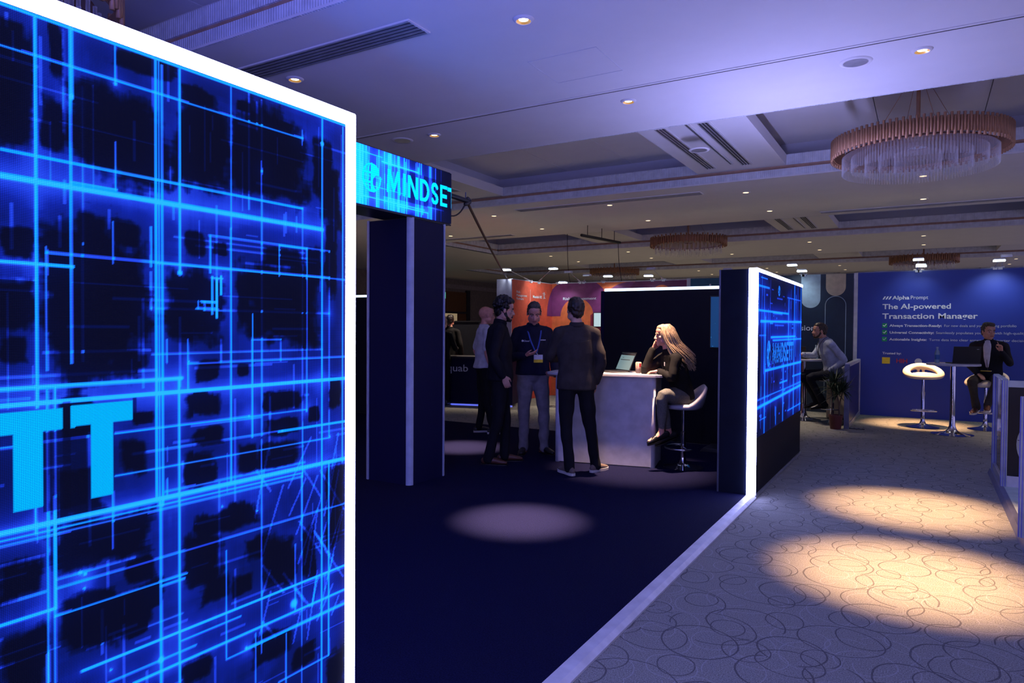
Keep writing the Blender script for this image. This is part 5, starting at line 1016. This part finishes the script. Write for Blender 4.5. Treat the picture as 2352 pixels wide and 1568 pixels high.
# seated blonde woman
P = dict(pelvis=(0, .0, .80), waist=(0, .03, .95), chest=(0, .09, 1.10), upper=(0, .13, 1.20), neck=(0, .155, 1.27), head=(-.01, .20, 1.435), sh_l=(-.16, .11, 1.19), sh_r=(.15, .16, 1.20), el_l=(-.22, .17, 1.0), wr_l=(-.03, .265, 1.055), el_r=(.05, .40, 1.055), wr_r=(.05, .315, 1.285),
         hip_l=(-.09, .02, .77), hip_r=(.09, .02, .77), kn_l=(-.26, .27, .82), kn_r=(-.15, .26, .76), an_l=(-.215, .27, .43), an_r=(-.13, .17, .41))
t, up, bd, Mh = person('blonde woman in a black jacket seated at the counter, chin on her hand', (-2.22, 7.28, .0), math.radians(121), P, dict(fem=True, sit=True, hair=('long', 'blonde'), head=(-4, 2, 0), top=('jacket', blackc, .35, 'long', .006), trousers=leggings, shoes=blackl, shoe='slip', skin='rosy', toe_l=(-.2, 1, -.35), toe_r=(-.1, 1, -.4), hem=-.06, leg=(.100, .090, .068, .062, .042), hand_l=((.15, .9, -.1), (0, -.1, -1), (.5, .6, .7, .8)), hand_r=((.10, -.42, .9), (-.5, -.6, -.2), (.12, .2, .35, .5)), seed=9, twr=.004, hs=.98, colh=.02))
g = G(); R = Mh.to_3x3(); Tm = lambda *p: Mh @ V3(p); rh = random.Random(3)
g.ell(Tm(0, -.022, .040), (.080, .100, .082), R, 18); g.ell(Tm(0, -.05, -.02), (.072, .058, .085), R, 16); g.ell(Tm(0, .030, .086), (.066, .056, .036), R, 16)
for s in (-1, 1): g.ell(Tm(s*.070, .024, .020), (.015, .034, .060), R, 12)
g.limb([Tm(0, -.05, .04), Tm(0, -.095, -.08), V3((0, .06, 1.24)), V3((.0, .0, 1.13))], [(.078, .05), (.088, .045), (.080, .035), (.05, .018)], side=(1, 0, 0), n=14)
def lock(a, top, mid, end, r0_, ph):
    pts = [top, mid, end]; out = []
    for i in range(9):
        k = i/8; p = top*(1-k)**2+mid*2*k*(1-k)+end*k*k; p = p+V3((math.sin(k*10+ph*.25)*.016*k, math.cos(k*8+ph*.25)*.016*k, 0)); out.append(p)
    g.limb(out, [r0_*(.7+.6*math.sin(PI*min(1, i/7+.15))) if i < 8 else .002 for i in range(9)], n=7, sub=1)
for i in range(340):
    a = rh.uniform(-2.7, 2.7); u = rh.random()   # angle round the back of the head (0 = back)
    top = Tm(math.sin(a)*.045, -.01-math.cos(a)*.045, .108+.012*rh.random()); sd = math.sin(a*.6)
    midp = Tm(math.sin(a)*.098, -.02-math.cos(a)*.10, .0+.03*rh.random())
    if abs(a) > 2.1: midp = Tm(math.copysign(.092, a), .045, .03); 
    ed = V3((-.03+sd*.115+rh.uniform(-.02, .02), .02-.10*abs(math.cos(a*.5))+rh.uniform(-.035, .035)+(.08 if abs(a) > 1.6 else 0), rh.uniform(1.06, 1.24)))
    lock(a, top, (midp-V3((0, 0, 0)))*1.5-(top+ed)*.25, ed, rh.uniform(.0045, .0085), rh.random()*6)
g.build('hair', D.materials['hair_blonde'], t, smooth=True)
box('name_print', (-.03, .0, 0), (.0, .003, .04), MT['txt'], up).location = (-.115, .225, 1.115)
G().limb([(.03+.028*math.cos(a)-.0+.025, .318+.028*math.sin(a)*.9, 1.262+.01*math.sin(a)) for a in np.linspace(0, 2*PI, 13)], [.003]*13, n=6, sub=1).build('bracelet', MT['gold'], t)
# seated man in pale blue shirt
def sit(H=.80, kx=.12, ky=.42, kz=None, ay=.36, az=.36):
    z = H; kz = z-.03 if kz is None else kz
    return dict(pelvis=(0, 0, z), waist=(0, .01, z+.16), chest=(0, .05, z+.34), upper=(0, .06, z+.47), neck=(0, .07, z+.56), head=(0, .11, z+.71), sh_l=(-.185, .05, z+.48), sh_r=(.185, .05, z+.48), el_l=(-.24, .02, z+.22), el_r=(.24, .02, z+.22), wr_l=(-.16, .25, z+.20), wr_r=(.16, .25, z+.20),
                hip_l=(-.09, .02, z-.02), hip_r=(.09, .02, z-.02), kn_l=(-kx, ky, kz), kn_r=(kx, ky, kz), an_l=(-kx, ay, az), an_r=(kx, ay, az))
ty = 121
P = up_(sit(.81), el_l=(-.27, -.08, 1.03), wr_l=(-.16, .08, .86), el_r=(.24, .22, 1.08), wr_r=(.16, .42, 1.10), an_l=(-.10, .18, .33), an_r=(.12, .20, .33), kn_l=(-.15, .40, .74), kn_r=(.12, .42, .76), head=(0, .21, 1.49), neck=(0, .14, 1.36), upper=(0, .10, 1.27), chest=(0, .06, 1.15), sh_l=(-.185, .09, 1.28), sh_r=(.185, .09, 1.28))
t, up, bd, Mh = person('bearded man in a pale blue shirt seated on a stool beside the tall plant', (-1.27, 12.27, 0), math.radians(115), P, dict(k=1.12, sit=True, hair=('short', 'brown'), beard='brown', head=(0, 0, 0), top=('shirt', shirtb, .1, 'long', .007), trousers=CL('dark_navy_trousers', (.010, .012, .022)), shoes=blackl, skin='tan', toe_l=(0, 1, -.15), toe_r=(.1, 1, -.15), hand_r=((0, 1, .15), (0, -.2, -1), (.1, .15, .2, .25)), hand_l=((.6, .3, -.6), (0, -.5, -.5), (.4,)*4), seed=12, vox=.009, bvox=.008))
g = G()
for s in (-1, 1): g.limb([(s*.06, .10, 1.40), (s*.08, .19, 1.34), (s*.05, .24, 1.22), (0, .22, 1.08)], [(.008, .003)]*4, side=(1, 0, 0), n=6)
g.build('lanyard', MT['black'], t, smooth=True); box('wristband', (.13, .385, 1.07), (.19, .405, 1.13), MT['black'], t)
stool('bar stool under the man in the pale blue shirt', (-1.27, 12.27, 0), math.radians(115), MT['grey_seat'], .70)
# seated man in dark suit
P = up_(sit(.80), wr_l=(-.19, .27, 1.20), el_l=(-.27, .10, 1.02), el_r=(.26, .02, 1.01), wr_r=(.10, .26, .86), kn_l=(-.16, .38, .78), kn_r=(.15, .40, .74), an_l=(-.04, .32, .42), an_r=(.12, .24, .36), head=(0, .11, 1.50))
t, up, bd, Mh = person('man in a dark suit and white shirt seated by the blue wall, one hand raised', (.86, 12.80, 0), math.radians(168), P, dict(sit=True, hair=('quiff', 'brown'), head=(38, 4, 0), top=('blazer', CL('suit_cloth', (.010, .011, .018)), .35, 'long', .006), trousers=CL('taupe_trousers', (.055, .05, .045)), shoes=leatherb, sole=solew, skin='tan', toe_l=(-.1, 1, -.15), toe_r=(.1, 1, -.15), hand_l=((.15, .1, 1), (.6, .7, .1), (.1, .8, .9, .9)), hand_r=((-.5, .6, -.3), (0, -.1, -1), (.3,)*4), collar=shirtw, seed=14, vox=.009, bvox=.008))
G().limb([(0, .150, 1.36), (0, .186, 1.27), (0, .200, 1.12), (0, .160, .965)], [(.030, .012), (.052, .012), (.042, .012), (.018, .010)], side=(1, 0, 0), n=12).build('shirt', shirtw, up, smooth=True)
b_ = box('badge', (-.07, .24, .905), (.06, .32, .912), MT['txt'], t); box('badge_band', (-.0705, .30, .904), (.0605, .321, .9135), MT['yellow'], b_)
G().limb([(-.02, .195, 1.16), (.0, .20, 1.08), (-.02, .24, .92)], [.004]*3, n=6).build('lanyard', MT['black'], t)
# far people
P = up_(standing(1.72), el_r=(.25, .05, 1.10), wr_r=(.20, .24, 1.10))
P = {a: b for a, b in P.items()}
t, up, bd, Mh = person('woman with a blonde ponytail in a black jacket, half hidden by the pillar', (-8.02, 10.75, 0), math.radians(10), P, dict(fem=True, hair=('short', 'ash'), top=('jacket', blackc, .3, 'long', .004), trousers=blackc, shoes=blackl, skin='fair', toe_l=(0, 1, 0), toe_r=(0, 1, 0), hand_r=((-.4, .8, .1), (0, 0, -1), (.4,)*4), hand_l=((0, .2, -1), (1, 0, 0), (.4,)*4), seed=16, vox=.011, bvox=.01))
g = G(); g.limb([Mh @ V3((0, -.11, .03)), Mh @ V3((0, -.15, -.03)), Mh @ V3((.01, -.14, -.14)), Mh @ V3((.02, -.13, -.27))], [.02, .026, .022, .006], n=10); g.build('ponytail', HAIR['ash'], t, smooth=True)
person('dark-haired person behind the woman with the ponytail', (-8.75, 12.0, 0), math.radians(15), standing(1.78), dict(hair=('short', 'black'), top=('jacket', blackc, .3, 'long', .004), trousers=blackc, shoes=blackl, skin='tan', toe_l=(0, 1, 0), toe_r=(0, 1, 0), hand_r=((0, .1, -1), (-1, 0, 0), (.4,)*4), hand_l=((0, .1, -1), (1, 0, 0), (.4,)*4), seed=18, vox=.011, bvox=.01))
person('brown-haired person by the crimson wall, only the hair showing behind the jacketed man', (-5.72, 11.9, 0), math.radians(30), standing(1.60), dict(hair=('short', 'brown'), top=('shirt', greyj, .1, 'long', .004), trousers=blackc, shoes=blackl, skin='fair', toe_l=(0, 1, 0), toe_r=(0, 1, 0), hand_r=((0, .1, -1), (-1, 0, 0), (.4,)*4), hand_l=((0, .1, -1), (1, 0, 0), (.4,)*4), seed=19, vox=.011, bvox=.01))
